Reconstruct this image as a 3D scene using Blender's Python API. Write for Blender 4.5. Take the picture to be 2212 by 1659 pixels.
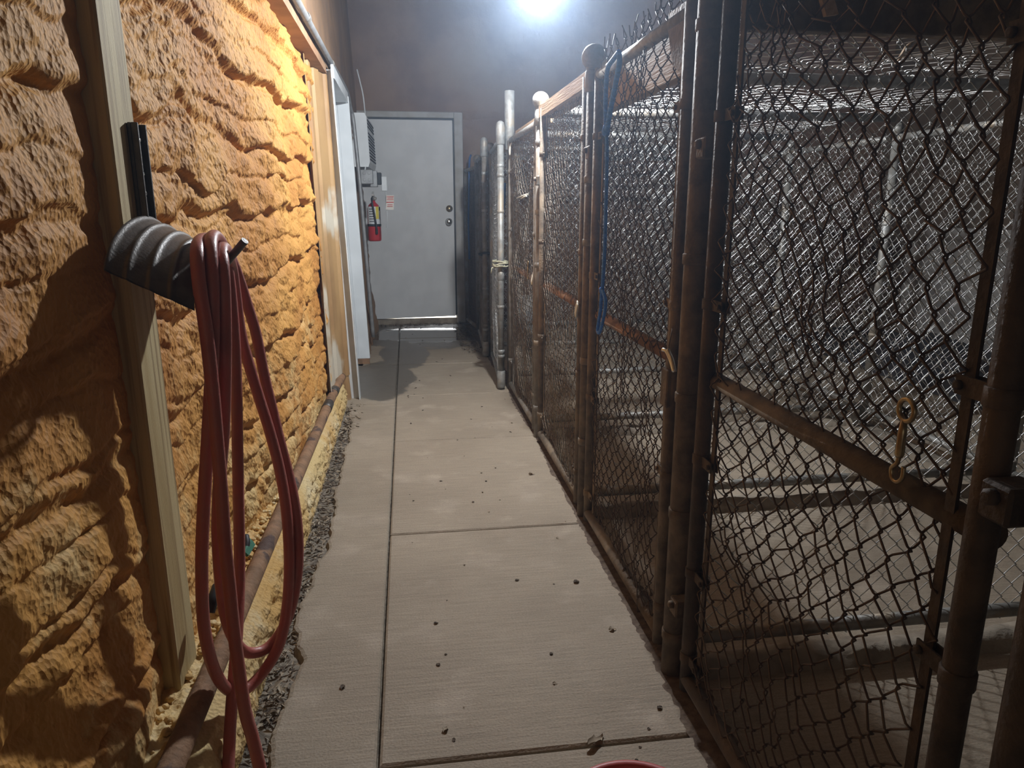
import bpy, math, random
import numpy as np
from mathutils import Vector

# ------------------------------------------------------------------ camera, world, light, exposure
scene = bpy.context.scene
COL = scene.collection
for o in list(bpy.data.objects):
    bpy.data.objects.remove(o)

cam_data = bpy.data.cameras.new('camera')
cam_data.sensor_fit = 'HORIZONTAL'
cam_data.sensor_width = 36.0
cam_data.lens = 36.0 * 1560.0 / 2212.0
cam_data.clip_start = 0.02
cam = bpy.data.objects.new('camera', cam_data)
COL.objects.link(cam)
cam.location = (0.0, 0.0, 1.2)
cam.rotation_euler = (math.radians(90 - 13.8), 0.0, math.radians(-8.13))
scene.camera = cam

GLARE_HAZE = 0.016  # scatter added to the air, standing in for lens glare round the bulb
world = bpy.data.worlds.new('world')
scene.world = world
world.use_nodes = True
wn = world.node_tree
wn.nodes.clear()
wout = wn.nodes.new('ShaderNodeOutputWorld')
wbg = wn.nodes.new('ShaderNodeBackground')
wbg.inputs['Color'].default_value = (0.5, 0.55, 0.65, 1)
wbg.inputs['Strength'].default_value = 0.0
wn.links.new(wbg.outputs[0], wout.inputs['Surface'])
wvol = wn.nodes.new('ShaderNodeVolumeScatter')
wvol.inputs['Color'].default_value = (0.58, 0.75, 1.0, 1)
wvol.inputs['Density'].default_value = GLARE_HAZE
wvol.inputs['Anisotropy'].default_value = 0.78
wn.links.new(wvol.outputs[0], wout.inputs['Volume'])

def area_light(name, loc, aim, size, energy, color):
    d = bpy.data.lights.new(name, 'AREA')
    d.size = size
    d.energy = energy
    d.color = color
    o = bpy.data.objects.new(name, d)
    COL.objects.link(o)
    o.location = loc
    o.rotation_euler = (Vector(aim) - Vector(loc)).to_track_quat('-Z', 'Y').to_euler()
    return o
# added unseen fill lamps behind the camera, lifting the sides that face it
area_light('side_fill', (2.9, -1.1, 0.75), (-0.5, 1.3, 0.9), 1.2, 0.6, (1.0, 0.94, 0.84))
area_light('aisle_fill', (-0.45, -2.6, 0.95), (-0.6, 1.5, 0.9), 1.2, 3.6, (1.0, 0.93, 0.82))
LAMP_POS = (0.617, 3.45, 2.125)
LAMP_STRENGTH = 4900.0

scene.view_settings.view_transform = 'Standard'
scene.view_settings.look = 'None'
scene.view_settings.gamma = 1.0
scene.view_settings.use_curve_mapping = False
scene.view_settings.exposure = 0.0

# ------------------------------------------------------------------ noise helpers
def _tab(seed):
    return np.random.default_rng(seed).random((256, 256))
_TABS = {}
def vnoise(x, y, seed=0):
    if seed not in _TABS:
        _TABS[seed] = _tab(seed)
    t = _TABS[seed]
    xi = np.floor(x).astype(int); yi = np.floor(y).astype(int)
    fx = x - xi; fy = y - yi
    fx = fx * fx * (3 - 2 * fx); fy = fy * fy * (3 - 2 * fy)
    a = t[xi & 255, yi & 255]; b = t[(xi + 1) & 255, yi & 255]
    c = t[xi & 255, (yi + 1) & 255]; d = t[(xi + 1) & 255, (yi + 1) & 255]
    return (a * (1 - fx) + b * fx) * (1 - fy) + (c * (1 - fx) + d * fx) * fy
def fbm(x, y, seed=0, oct=4):
    s = 0; a = 0.5; n = 0
    for k in range(oct):
        s = s + a * vnoise(x * 2 ** k + 17.3 * k, y * 2 ** k + 9.1 * k, seed + k); n += a; a *= 0.5
    return s / n
def worley(x, y, seed=0):
    for s in (seed, seed + 500):
        if s not in _TABS:
            _TABS[s] = _tab(s)
    tx, ty = _TABS[seed], _TABS[seed + 500]
    xi = np.floor(x).astype(int); yi = np.floor(y).astype(int)
    best = np.full(x.shape, 9.0)
    for i in (-1, 0, 1):
        for j in (-1, 0, 1):
            cx = xi + i; cy = yi + j
            px = cx + tx[cx & 255, cy & 255]; py = cy + ty[cx & 255, cy & 255]
            best = np.minimum(best, (px - x) ** 2 + (py - y) ** 2)
    return np.sqrt(best)
def sstep(a, b, x):
    t = np.clip((x - a) / (b - a), 0, 1)
    return t * t * (3 - 2 * t)

# ------------------------------------------------------------------ materials
def mat(name, c1, c2=None, scale=8.0, rough=0.6, metal=0.0, bump=0.0, bscale=None, stretch=(1, 1, 1),
        lo=0.35, hi=0.65, detail=5.0, spec=0.4, c3=None, s3=2.0, lo3=0.5, hi3=0.7, rough2=None, bdist=0.01):
    m = bpy.data.materials.new(name)
    m.use_nodes = True
    nt = m.node_tree
    b = nt.nodes['Principled BSDF']
    b.inputs['Roughness'].default_value = rough
    b.inputs['Metallic'].default_value = metal
    b.inputs['Specular IOR Level'].default_value = spec
    b.inputs['Base Color'].default_value = (*c1, 1)
    tc = nt.nodes.new('ShaderNodeTexCoord')
    mp = nt.nodes.new('ShaderNodeMapping')
    mp.inputs['Scale'].default_value = stretch
    nt.links.new(tc.outputs['Object'], mp.inputs['Vector'])
    def noise(sc, det=detail):
        n = nt.nodes.new('ShaderNodeTexNoise')
        n.inputs['Scale'].default_value = sc
        n.inputs['Detail'].default_value = det
        nt.links.new(mp.outputs['Vector'], n.inputs['Vector'])
        return n
    def rng(n, a, z):
        r = nt.nodes.new('ShaderNodeMapRange')
        r.interpolation_type = 'SMOOTHSTEP'
        r.inputs['From Min'].default_value = a
        r.inputs['From Max'].default_value = z
        nt.links.new(n.outputs['Fac'] if 'Fac' in n.outputs else n.outputs[0], r.inputs['Value'])
        return r
    col = None
    if c2 is not None:
        r = rng(noise(scale), lo, hi)
        mx = nt.nodes.new('ShaderNodeMix'); mx.data_type = 'RGBA'
        mx.inputs['A'].default_value = (*c1, 1); mx.inputs['B'].default_value = (*c2, 1)
        nt.links.new(r.outputs[0], mx.inputs['Factor'])
        col = mx.outputs['Result']
        if rough2 is not None:
            mr = nt.nodes.new('ShaderNodeMix')
            mr.inputs['A'].default_value = rough; mr.inputs['B'].default_value = rough2
            nt.links.new(r.outputs[0], mr.inputs['Factor'])
            nt.links.new(mr.outputs['Result'], b.inputs['Roughness'])
        if c3 is not None:
            r3 = rng(noise(s3), lo3, hi3)
            m3 = nt.nodes.new('ShaderNodeMix'); m3.data_type = 'RGBA'
            nt.links.new(col, m3.inputs['A']); m3.inputs['B'].default_value = (*c3, 1)
            nt.links.new(r3.outputs[0], m3.inputs['Factor'])
            col = m3.outputs['Result']
        nt.links.new(col, b.inputs['Base Color'])
    if bump:
        n = noise(bscale or scale * 2, 4.0)
        bp = nt.nodes.new('ShaderNodeBump')
        bp.inputs['Strength'].default_value = bump
        bp.inputs['Distance'].default_value = bdist
        nt.links.new(n.outputs['Fac'], bp.inputs['Height'])
        nt.links.new(bp.outputs[0], b.inputs['Normal'])
    return m

M = {}
M['galv'] = mat('galvanised_steel', (0.31, 0.31, 0.30), (0.215, 0.205, 0.185), 30, 0.5, 0.35, 0.15, 120, c3=(0.36, 0.29, 0.21), s3=7, lo3=0.52, hi3=0.7)
M['galv_dust'] = mat('dusty_steel', (0.25, 0.23, 0.205), (0.17, 0.145, 0.115), 22, 0.6, 0.25, 0.15, 120, c3=(0.20, 0.14, 0.09), s3=6, lo3=0.45, hi3=0.7)
M['rust'] = mat('rusty_steel', (0.175, 0.132, 0.092), (0.105, 0.080, 0.057), 25, 0.7, 0.1, 0.3, 90, c3=(0.25, 0.19, 0.13), s3=9, lo3=0.5, hi3=0.7)
M['rail_rust'] = mat('flaking_rust', (0.30, 0.17, 0.095), (0.20, 0.115, 0.065), 18, 0.8, 0.0, 0.5, 60, c3=(0.09, 0.055, 0.045), s3=8, lo3=0.58, hi3=0.63)
M['rust_shaded'] = mat('shaded_rusty_steel', (0.085, 0.062, 0.046), (0.055, 0.042, 0.034), 25, 0.7, 0.1, 0.3, 90, c3=(0.12, 0.085, 0.06), s3=9, lo3=0.5, hi3=0.7)  # rust colour darkened to hold the shade on the nearest gate and post
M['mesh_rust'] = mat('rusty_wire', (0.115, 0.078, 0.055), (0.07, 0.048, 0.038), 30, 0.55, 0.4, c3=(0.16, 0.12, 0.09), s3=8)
M['mesh_worn'] = mat('worn_wire', (0.30, 0.26, 0.21), (0.17, 0.12, 0.085), 7, 0.5, 0.45)
M['mesh_galv'] = mat('galvanised_wire', (0.68, 0.69, 0.69), (0.48, 0.48, 0.47), 20, 0.42, 0.92)
M['wood'] = mat('treated_wood', (0.52, 0.41, 0.215), (0.27, 0.18, 0.08), 9, 0.7, 0, 0.25, 60, stretch=(7, 7, 0.20), lo=0.48, hi=0.66, detail=3, c3=(0.40, 0.29, 0.13), s3=4, lo3=0.45, hi3=0.75)
M['beam'] = mat('weathered_wood', (0.50, 0.37, 0.24), (0.38, 0.26, 0.16), 12, 0.75, 0, 0.3, 60, stretch=(4, 0.2, 4))
M['bar'] = mat('dark_steel', (0.085, 0.074, 0.066), (0.115, 0.102, 0.092), 40, 0.42, 0.5, 0.1, 200)
M['hose'] = mat('red_rubber', (0.46, 0.125, 0.102), (0.42, 0.14, 0.115), 40, 0.42, 0, 0.12, 150, c3=(0.36, 0.10, 0.08), s3=6, spec=0.5)
M['bucket'] = mat('red_plastic', (0.54, 0.10, 0.095), (0.47, 0.09, 0.085), 14, 0.45, spec=0.5)
M['white'] = mat('white_paint', (0.72, 0.75, 0.77), (0.64, 0.67, 0.69), 6, 0.45, 0, 0.05, 40)
M['door'] = mat('grey_white_paint', (0.66, 0.675, 0.69), (0.60, 0.615, 0.63), 5, 0.5, 0, 0.06, 60)
M['frame'] = mat('dull_frame_paint', (0.44, 0.44, 0.43), (0.36, 0.34, 0.31), 7, 0.6)
M['brass'] = mat('worn_brass', (0.46, 0.37, 0.22), (0.30, 0.22, 0.13), 40, 0.35, 0.9)
M['chrome'] = mat('polished_steel', (0.72, 0.72, 0.70), None, rough=0.2, metal=1.0)
M['ext_red'] = mat('extinguisher_red', (0.50, 0.025, 0.03), None, rough=0.3, spec=0.6)
M['black'] = mat('black_rubber', (0.02, 0.02, 0.022), None, rough=0.55)
M['dark'] = mat('dark_void', (0.03, 0.028, 0.027), None, rough=0.9)
M['paper'] = mat('paper', (0.72, 0.68, 0.62), None, rough=0.8)
M['redprint'] = mat('red_print', (0.5, 0.06, 0.05), None, rough=0.8)
M['yellow'] = mat('yellow_print', (0.72, 0.6, 0.08), None, rough=0.7)
M['blue'] = mat('blue_rope_fibre', (0.06, 0.24, 0.85), (0.04, 0.16, 0.62), 120, 0.6)
M['bluedk'] = mat('dark_blue_plastic', (0.03, 0.09, 0.26), None, rough=0.5)
M['clip'] = mat('pale_clip', (0.66, 0.63, 0.54), None, rough=0.4)
M['ropew'] = mat('frayed_pale_rope', (0.50, 0.47, 0.34), (0.36, 0.34, 0.23), 80, 0.8)
M['ebox'] = mat('grey_box_metal', (0.33, 0.335, 0.34), (0.25, 0.255, 0.26), 20, 0.45, 0.3)
M['leaf'] = mat('dry_leaf', (0.27, 0.21, 0.15), (0.42, 0.35, 0.26), 30, 0.8)
M['leafdk'] = mat('dark_dry_leaf', (0.065, 0.045, 0.032), (0.14, 0.095, 0.06), 30, 0.8)
M['green'] = mat('green_plastic', (0.03, 0.14, 0.09), None, rough=0.45)
M['purlin'] = mat('purlin_brown', (0.36, 0.21, 0.12), (0.27, 0.15, 0.085), 8, 0.7)
M['siding'] = mat('ribbed_siding', (0.44, 0.27, 0.12), (0.33, 0.19, 0.085), 3, 0.6, c3=(0.58, 0.52, 0.42), s3=1.6, lo3=0.56, hi3=0.62)
M['cement'] = mat('rough_cement', (0.34, 0.29, 0.23), (0.22, 0.18, 0.14), 12, 0.9, 0, 0.6, 50)
M['soil'] = mat('gutter_soil', (0.15, 0.125, 0.10), (0.28, 0.24, 0.19), 35, 0.95, 0, 0.8, 80)
M['wallbrown'] = mat('smooth_sprayed_foam', (0.31, 0.185, 0.10), (0.23, 0.14, 0.085), 3.5, 0.75, 0, 0.35, 22, c3=(0.20, 0.135, 0.10), s3=1.2, stretch=(1, 1, 0.8), bdist=0.02)
M['endbrown'] = mat('smoky_end_wall', (0.25, 0.155, 0.105), (0.185, 0.115, 0.085), 2.5, 0.8, 0, 0.35, 14, c3=(0.26, 0.18, 0.125), s3=1.1, bdist=0.02)
M['block'] = mat('pale_concrete', (0.42, 0.41, 0.40), (0.30, 0.29, 0.285), 3, 0.85, 0, 0.3, 20)
M['tarp'] = mat('dark_tarp', (0.035, 0.036, 0.042), (0.06, 0.06, 0.068), 5, 0.5)
M['ceil'] = mat('ceiling_brown', (0.16, 0.12, 0.09), (0.11, 0.085, 0.065), 2, 0.9)

def foam_mat(name, a, b_, cream, zc):
    m = mat(name, a, b_, 2.2, 0.62, 0, 0, c3=None, lo=0.35, hi=0.65, spec=0.12)
    nt = m.node_tree; bs = nt.nodes['Principled BSDF']
    L = nt.links
    tc = nt.nodes.new('ShaderNodeTexCoord')
    src = bs.inputs['Base Color'].links[0].from_socket
    # worn cream skin, more of it low on the wall
    sep = nt.nodes.new('ShaderNodeSeparateXYZ'); L.new(tc.outputs['Object'], sep.inputs[0])
    n = nt.nodes.new('ShaderNodeTexNoise'); n.inputs['Scale'].default_value = 3.6; n.inputs['Detail'].default_value = 10; n.inputs['Roughness'].default_value = 0.74
    L.new(tc.outputs['Object'], n.inputs['Vector'])
    ma = nt.nodes.new('ShaderNodeMath'); ma.operation = 'MULTIPLY_ADD'; ma.inputs[1].default_value = -0.20; ma.inputs[2].default_value = zc
    L.new(sep.outputs['Z'], ma.inputs[0])
    ad = nt.nodes.new('ShaderNodeMath'); L.new(n.outputs['Fac'], ad.inputs[0]); L.new(ma.outputs[0], ad.inputs[1])
    r = nt.nodes.new('ShaderNodeMapRange'); r.interpolation_type = 'SMOOTHSTEP'; r.inputs['From Min'].default_value = 0.52; r.inputs['From Max'].default_value = 0.78
    L.new(ad.outputs[0], r.inputs['Value'])
    mx = nt.nodes.new('ShaderNodeMix'); mx.data_type = 'RGBA'
    L.new(src, mx.inputs['A']); mx.inputs['B'].default_value = (*cream, 1); L.new(r.outputs[0], mx.inputs['Factor'])
    L.new(mx.outputs['Result'], bs.inputs['Base Color'])
    # pitted, streaky skin
    v = nt.nodes.new('ShaderNodeTexVoronoi'); v.inputs['Scale'].default_value = 95
    wn_ = nt.nodes.new('ShaderNodeTexNoise'); wn_.inputs['Scale'].default_value = 42; wn_.inputs['Detail'].default_value = 6
    mp = nt.nodes.new('ShaderNodeMapping'); mp.inputs['Scale'].default_value = (1, 1.05, 0.9); mp.inputs['Rotation'].default_value = (0.5, 0, 0)
    L.new(tc.outputs['Object'], mp.inputs['Vector']); L.new(mp.outputs[0], v.inputs['Vector']); L.new(mp.outputs[0], wn_.inputs['Vector'])
    s = nt.nodes.new('ShaderNodeMath'); s.operation = 'MULTIPLY_ADD'; s.inputs[1].default_value = 0.55
    L.new(v.outputs['Distance'], s.inputs[0]); L.new(wn_.outputs['Fac'], s.inputs[2])
    bp = nt.nodes.new('ShaderNodeBump'); bp.inputs['Strength'].default_value = 0.7; bp.inputs['Distance'].default_value = 0.008
    L.new(s.outputs[0], bp.inputs['Height']); L.new(bp.outputs[0], bs.inputs['Normal'])
    return m
M['foam'] = foam_mat('orange_sprayed_foam', (0.60, 0.305, 0.085), (0.46, 0.205, 0.055), (0.74, 0.55, 0.27), 0.165)
M['curb'] = foam_mat('worn_cream_foam', (0.62, 0.38, 0.14), (0.68, 0.50, 0.24), (0.78, 0.68, 0.46), 0.06)

def floor_mat():
    m = mat('worn_concrete', (0.350, 0.288, 0.218), (0.285, 0.232, 0.175), 2.2, 0.75, 0, 0, lo=0.38, hi=0.62, c3=(0.40, 0.332, 0.262), s3=5.0, lo3=0.52, hi3=0.75)
    nt = m.node_tree; bs = nt.nodes['Principled BSDF']; L = nt.links
    tc = nt.nodes.new('ShaderNodeTexCoord')
    src = bs.inputs['Base Color'].links[0].from_socket
    # broom lines across the aisle
    mp = nt.nodes.new('ShaderNodeMapping'); mp.inputs['Scale'].default_value = (2.5, 40, 1); mp.inputs['Rotation'].default_value = (0, 0, 0.06)
    L.new(tc.outputs['Object'], mp.inputs['Vector'])
    n = nt.nodes.new('ShaderNodeTexNoise'); n.inputs['Scale'].default_value = 3; n.inputs['Detail'].default_value = 5
    L.new(mp.outputs[0], n.inputs['Vector'])
    n2 = nt.nodes.new('ShaderNodeTexNoise'); n2.inputs['Scale'].default_value = 170; n2.inputs['Detail'].default_value = 3
    L.new(tc.outputs['Object'], n2.inputs['Vector'])
    mul = nt.nodes.new('ShaderNodeMath'); mul.operation = 'ADD'; L.new(n.outputs['Fac'], mul.inputs[0]); L.new(n2.outputs['Fac'], mul.inputs[1])
    r = nt.nodes.new('ShaderNodeMapRange'); r.inputs['From Min'].default_value = 0.6; r.inputs['From Max'].default_value = 1.4
    r.inputs['To Min'].default_value = 0.78; r.inputs['To Max'].default_value = 1.22
    L.new(mul.outputs[0], r.inputs['Value'])
    n3 = nt.nodes.new('ShaderNodeTexNoise'); n3.inputs['Scale'].default_value = 1.1; n3.inputs['Detail'].default_value = 9; n3.inputs['Roughness'].default_value = 0.78
    L.new(tc.outputs['Object'], n3.inputs['Vector'])
    r3 = nt.nodes.new('ShaderNodeMapRange'); r3.inputs['From Min'].default_value = 0.3; r3.inputs['From Max'].default_value = 0.7; r3.inputs['To Min'].default_value = 0.78; r3.inputs['To Max'].default_value = 1.2
    L.new(n3.outputs['Fac'], r3.inputs['Value'])
    rm = nt.nodes.new('ShaderNodeMath'); rm.operation = 'MULTIPLY'; L.new(r.outputs[0], rm.inputs[0]); L.new(r3.outputs[0], rm.inputs[1])
    r = rm
    vm = nt.nodes.new('ShaderNodeVectorMath'); vm.operation = 'SCALE'; L.new(src, vm.inputs[0]); L.new(r.outputs[0], vm.inputs['Scale'])
    # wet patches: ragged ellipses near the end door and in the doorway
    nz = nt.nodes.new('ShaderNodeTexNoise'); nz.inputs['Scale'].default_value = 4.0; nz.inputs['Detail'].default_value = 9; nz.inputs['Roughness'].default_value = 0.68
    mpz = nt.nodes.new('ShaderNodeMapping'); mpz.inputs['Scale'].default_value = (1, 0.8, 1); L.new(tc.outputs['Object'], mpz.inputs['Vector']); L.new(mpz.outputs[0], nz.inputs['Vector'])
    def ell(cx, cy, rx, ry, amp):
        mq = nt.nodes.new('ShaderNodeMapping'); mq.vector_type = 'TEXTURE'
        mq.inputs['Location'].default_value = (cx, cy, 0); mq.inputs['Scale'].default_value = (rx, ry, 1000)
        L.new(tc.outputs['Object'], mq.inputs['Vector'])
        ln = nt.nodes.new('ShaderNodeVectorMath'); ln.operation = 'LENGTH'; L.new(mq.outputs[0], ln.inputs[0])
        sb = nt.nodes.new('ShaderNodeMath'); sb.operation = 'MULTIPLY_ADD'; sb.inputs[1].default_value = amp
        L.new(nz.outputs['Fac'], sb.inputs[0]); L.new(ln.outputs['Value'], sb.inputs[2])
        q = nt.nodes.new('ShaderNodeMapRange'); q.interpolation_type = 'SMOOTHSTEP'
        q.inputs['From Min'].default_value = 1.06 + amp / 2; q.inputs['From Max'].default_value = 0.94 + amp / 2
        L.new(sb.outputs[0], q.inputs['Value'])
        return q.outputs[0]
    wets = [ell(0.08, 7.1, 0.62, 0.95, 1.0), ell(-0.22, 5.15, 0.24, 0.62, 0.8), ell(-0.05, 6.1, 0.2, 0.75, 1.0)]
    w = wets[0]
    for e in wets[1:]:
        mxx = nt.nodes.new('ShaderNodeMath'); mxx.operation = 'MAXIMUM'; L.new(w, mxx.inputs[0]); L.new(e, mxx.inputs[1]); w = mxx.outputs[0]
    mx = nt.nodes.new('ShaderNodeMix'); mx.data_type = 'RGBA'
    L.new(w, mx.inputs['Factor']); L.new(vm.outputs[0], mx.inputs['A'])
    dk = nt.nodes.new('ShaderNodeVectorMath'); dk.operation = 'SCALE'; dk.inputs['Scale'].default_value = 0.36; L.new(vm.outputs[0], dk.inputs[0])
    L.new(dk.outputs[0], mx.inputs['B'])
    L.new(mx.outputs['Result'], bs.inputs['Base Color'])
    pud = ell(0.16, 6.95, 0.52, 0.42, 1.3)
    rr = nt.nodes.new('ShaderNodeMath'); rr.operation = 'MULTIPLY_ADD'; rr.inputs[1].default_value = -0.38; rr.inputs[2].default_value = 0.75
    L.new(w, rr.inputs[0])
    rp = nt.nodes.new('ShaderNodeMath'); rp.operation = 'MULTIPLY_ADD'; rp.inputs[1].default_value = -0.33; L.new(pud, rp.inputs[0]); L.new(rr.outputs[0], rp.inputs[2])
    L.new(rp.outputs[0], bs.inputs['Roughness'])
    bp = nt.nodes.new('ShaderNodeBump'); bp.inputs['Distance'].default_value = 0.004
    st = nt.nodes.new('ShaderNodeMath'); st.operation = 'MULTIPLY_ADD'; st.inputs[1].default_value = -0.53; st.inputs[2].default_value = 0.55; L.new(pud, st.inputs[0])
    L.new(st.outputs[0], bp.inputs['Strength']); L.new(mul.outputs[0], bp.inputs['Height']); L.new(bp.outputs[0], bs.inputs['Normal'])
    return m
M['floor'] = floor_mat()
def emit(name, color, strength):
    m = bpy.data.materials.new(name); m.use_nodes = True
    b = m.node_tree.nodes['Principled BSDF']
    b.inputs['Emission Color'].default_value = (*color, 1); b.inputs['Emission Strength'].default_value = strength
    b.inputs['Base Color'].default_value = (0.8, 0.8, 0.8, 1)
    return m

# ------------------------------------------------------------------ mesh builder (world coordinates)
def nrm(v):
    v = np.asarray(v, float)
    return v / (np.linalg.norm(v) + 1e-12)
class MB:
    def __init__(self):
        self.v = []; self.f = []; self.n = 0; self.sm = []
    def add(self, verts, faces, smooth=True):
        verts = [tuple(map(float, p)) for p in verts]
        self.v += verts
        for fc in faces:
            self.f.append([i + self.n for i in fc]); self.sm.append(smooth)
        self.n += len(verts)
        return self
    def box(self, x0, x1, y0, y1, z0, z1, b=0.0):
        if b <= 0:
            vs = [(x, y, z) for x in (x0, x1) for y in (y0, y1) for z in (z0, z1)]
            return self.add(vs, [(0, 1, 3, 2), (4, 6, 7, 5), (0, 4, 5, 1), (2, 3, 7, 6), (0, 2, 6, 4), (1, 5, 7, 3)], False)
        b = min(b, (x1 - x0) * .45, (y1 - y0) * .45, (z1 - z0) * .45)
        rings = []
        for z, i in ((z0, b), (z0 + b, 0), (z1 - b, 0), (z1, b)):
            X0, X1, Y0, Y1 = x0 + i, x1 - i, y0 + i, y1 - i
            c = b if i == 0 else b * .4
            rings.append([(X0 + c, Y0, z), (X1 - c, Y0, z), (X1, Y0 + c, z), (X1, Y1 - c, z), (X1 - c, Y1, z), (X0 + c, Y1, z), (X0, Y1 - c, z), (X0, Y0 + c, z)])
        vs = sum(rings, [])
        fs = [tuple(reversed(range(8))), tuple(range(24, 32))]
        for k in range(3):
            for j in range(8):
                fs.append((k * 8 + j, k * 8 + (j + 1) % 8, k * 8 + 8 + (j + 1) % 8, k * 8 + 8 + j))
        return self.add(vs, fs, False)
    def obox(self, c, ax, ay, az):   # oriented box: centre and three half vectors
        c, ax, ay, az = (np.asarray(q, float) for q in (c, ax, ay, az))
        vs = [c + sx * ax + sy * ay + sz * az for sx in (-1, 1) for sy in (-1, 1) for sz in (-1, 1)]
        return self.add(vs, [(0, 1, 3, 2), (4, 6, 7, 5), (0, 4, 5, 1), (2, 3, 7, 6), (0, 2, 6, 4), (1, 5, 7, 3)], False)
    def tube(self, pts, r, n=12, cap=True, close=False):
        P = np.array(pts, float); m = len(P)
        R = np.full(m, r) if np.isscalar(r) else np.array(r, float)
        T = np.empty_like(P)
        if close:
            T = np.roll(P, -1, 0) - np.roll(P, 1, 0)
        else:
            T[1:-1] = P[2:] - P[:-2]; T[0] = P[1] - P[0]; T[-1] = P[-1] - P[-2]
        T /= (np.linalg.norm(T, axis=1)[:, None] + 1e-12)
        ref = np.array([0, 0, 1.0]) if abs(T[0][2]) < 0.9 else np.array([1.0, 0, 0])
        a = nrm(ref - T[0] * (ref @ T[0]))
        vs = []
        ang = np.linspace(0, 2 * math.pi, n, endpoint=False)
        for i in range(m):
            a = nrm(a - T[i] * (a @ T[i])); c = np.cross(T[i], a)
            vs += [P[i] + R[i] * (math.cos(t) * a + math.sin(t) * c) for t in ang]
        fs = []
        for i in range(m if close else m - 1):
            k = (i + 1) % m
            for j in range(n):
                fs.append((i * n + j, i * n + (j + 1) % n, k * n + (j + 1) % n, k * n + j))
        self.add(vs, fs)
        if cap and not close:
            b0 = self.n - len(vs)
            self.f.append([b0 + j for j in reversed(range(n))]); self.sm.append(False)
            self.f.append([b0 + (m - 1) * n + j for j in range(n)]); self.sm.append(False)
        return self
    def lathe(self, c, prof, n=20, axis='z'):   # profile of (radius, height), closed with caps
        vs = []
        for r, h in prof:
            for j in range(n):
                t = 2 * math.pi * j / n
                p = (r * math.cos(t), r * math.sin(t), h)
                if axis == 'x': p = (p[2], p[0], p[1])
                if axis == 'y': p = (p[0], p[2], p[1])
                vs.append((c[0] + p[0], c[1] + p[1], c[2] + p[2]))
        fs = []
        for i in range(len(prof) - 1):
            for j in range(n):
                fs.append((i * n + j, i * n + (j + 1) % n, (i + 1) * n + (j + 1) % n, (i + 1) * n + j))
        self.add(vs, fs)
        b0 = self.n - len(vs)
        self.f.append([b0 + j for j in reversed(range(n))]); self.sm.append(False)
        self.f.append([b0 + (len(prof) - 1) * n + j for j in range(n)]); self.sm.append(False)
        return self
    def grid(self, P, smooth=True):             # P: array (a, b, 3)
        a, b = P.shape[:2]
        idx = np.arange(a * b).reshape(a, b)
        q = np.stack([idx[:-1, :-1], idx[1:, :-1], idx[1:, 1:], idx[:-1, 1:]], -1).reshape(-1, 4)
        return self.add(P.reshape(-1, 3).tolist(), q.tolist(), smooth)
    def build(self, name, m, parent=None):
        me = bpy.data.meshes.new(name)
        off = np.array(parent_loc(parent)) if parent else np.array(self.origin() if not parent else (0, 0, 0))
        vs = np.array(self.v, float) - off
        me.from_pydata(vs.tolist(), [], self.f)
        me.polygons.foreach_set('use_smooth', self.sm)
        me.update()
        return link(name, me, m, parent, off)
    org = None
    def origin(self):
        if self.org is not None: return self.org
        v = np.array(self.v); return ((v[:, 0].min() + v[:, 0].max()) / 2, (v[:, 1].min() + v[:, 1].max()) / 2, v[:, 2].min())
def parent_loc(p):
    l = np.array(p.location, float)
    while p.parent:
        p = p.parent; l = l + np.array(p.location, float)
    return l
def link(name, me, m, parent, off):
    o = bpy.data.objects.new(name, me)
    if m is not None: me.materials.append(M[m] if isinstance(m, str) else m)
    COL.objects.link(o)
    if parent: o.parent = parent
    else: o.location = tuple(off)
    return o
def tag(o, label=None, cat=None, group=None, kind=None):
    if label: o['label'] = label
    if cat: o['category'] = cat
    if group: o['group'] = group
    if kind: o['kind'] = kind
    return o
def thing(name, loc, label, cat, group=None):
    o = bpy.data.objects.new(name, None); COL.objects.link(o)
    o.empty_display_size = 0.05
    o.location = loc
    return tag(o, label, cat, group)
def struct(mb, name, m, label=None):
    mb.org = (0, 0, 0)
    o = mb.build(name, m); o['kind'] = 'structure'
    if label: o['label'] = label
    return o
def spline(pts, k=8):
    P = np.array(pts, float); out = []
    E = np.vstack([2 * P[0] - P[1], P, 2 * P[-1] - P[-2]])
    for i in range(len(P) - 1):
        p0, p1, p2, p3 = E[i:i + 4]
        for t in np.linspace(0, 1, k, endpoint=False):
            out.append(0.5 * ((2 * p1) + (-p0 + p2) * t + (2 * p0 - 5 * p1 + 4 * p2 - p3) * t * t + (-p0 + 3 * p1 - 3 * p2 + p3) * t ** 3))
    out.append(P[-1])
    return np.array(out)

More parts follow.
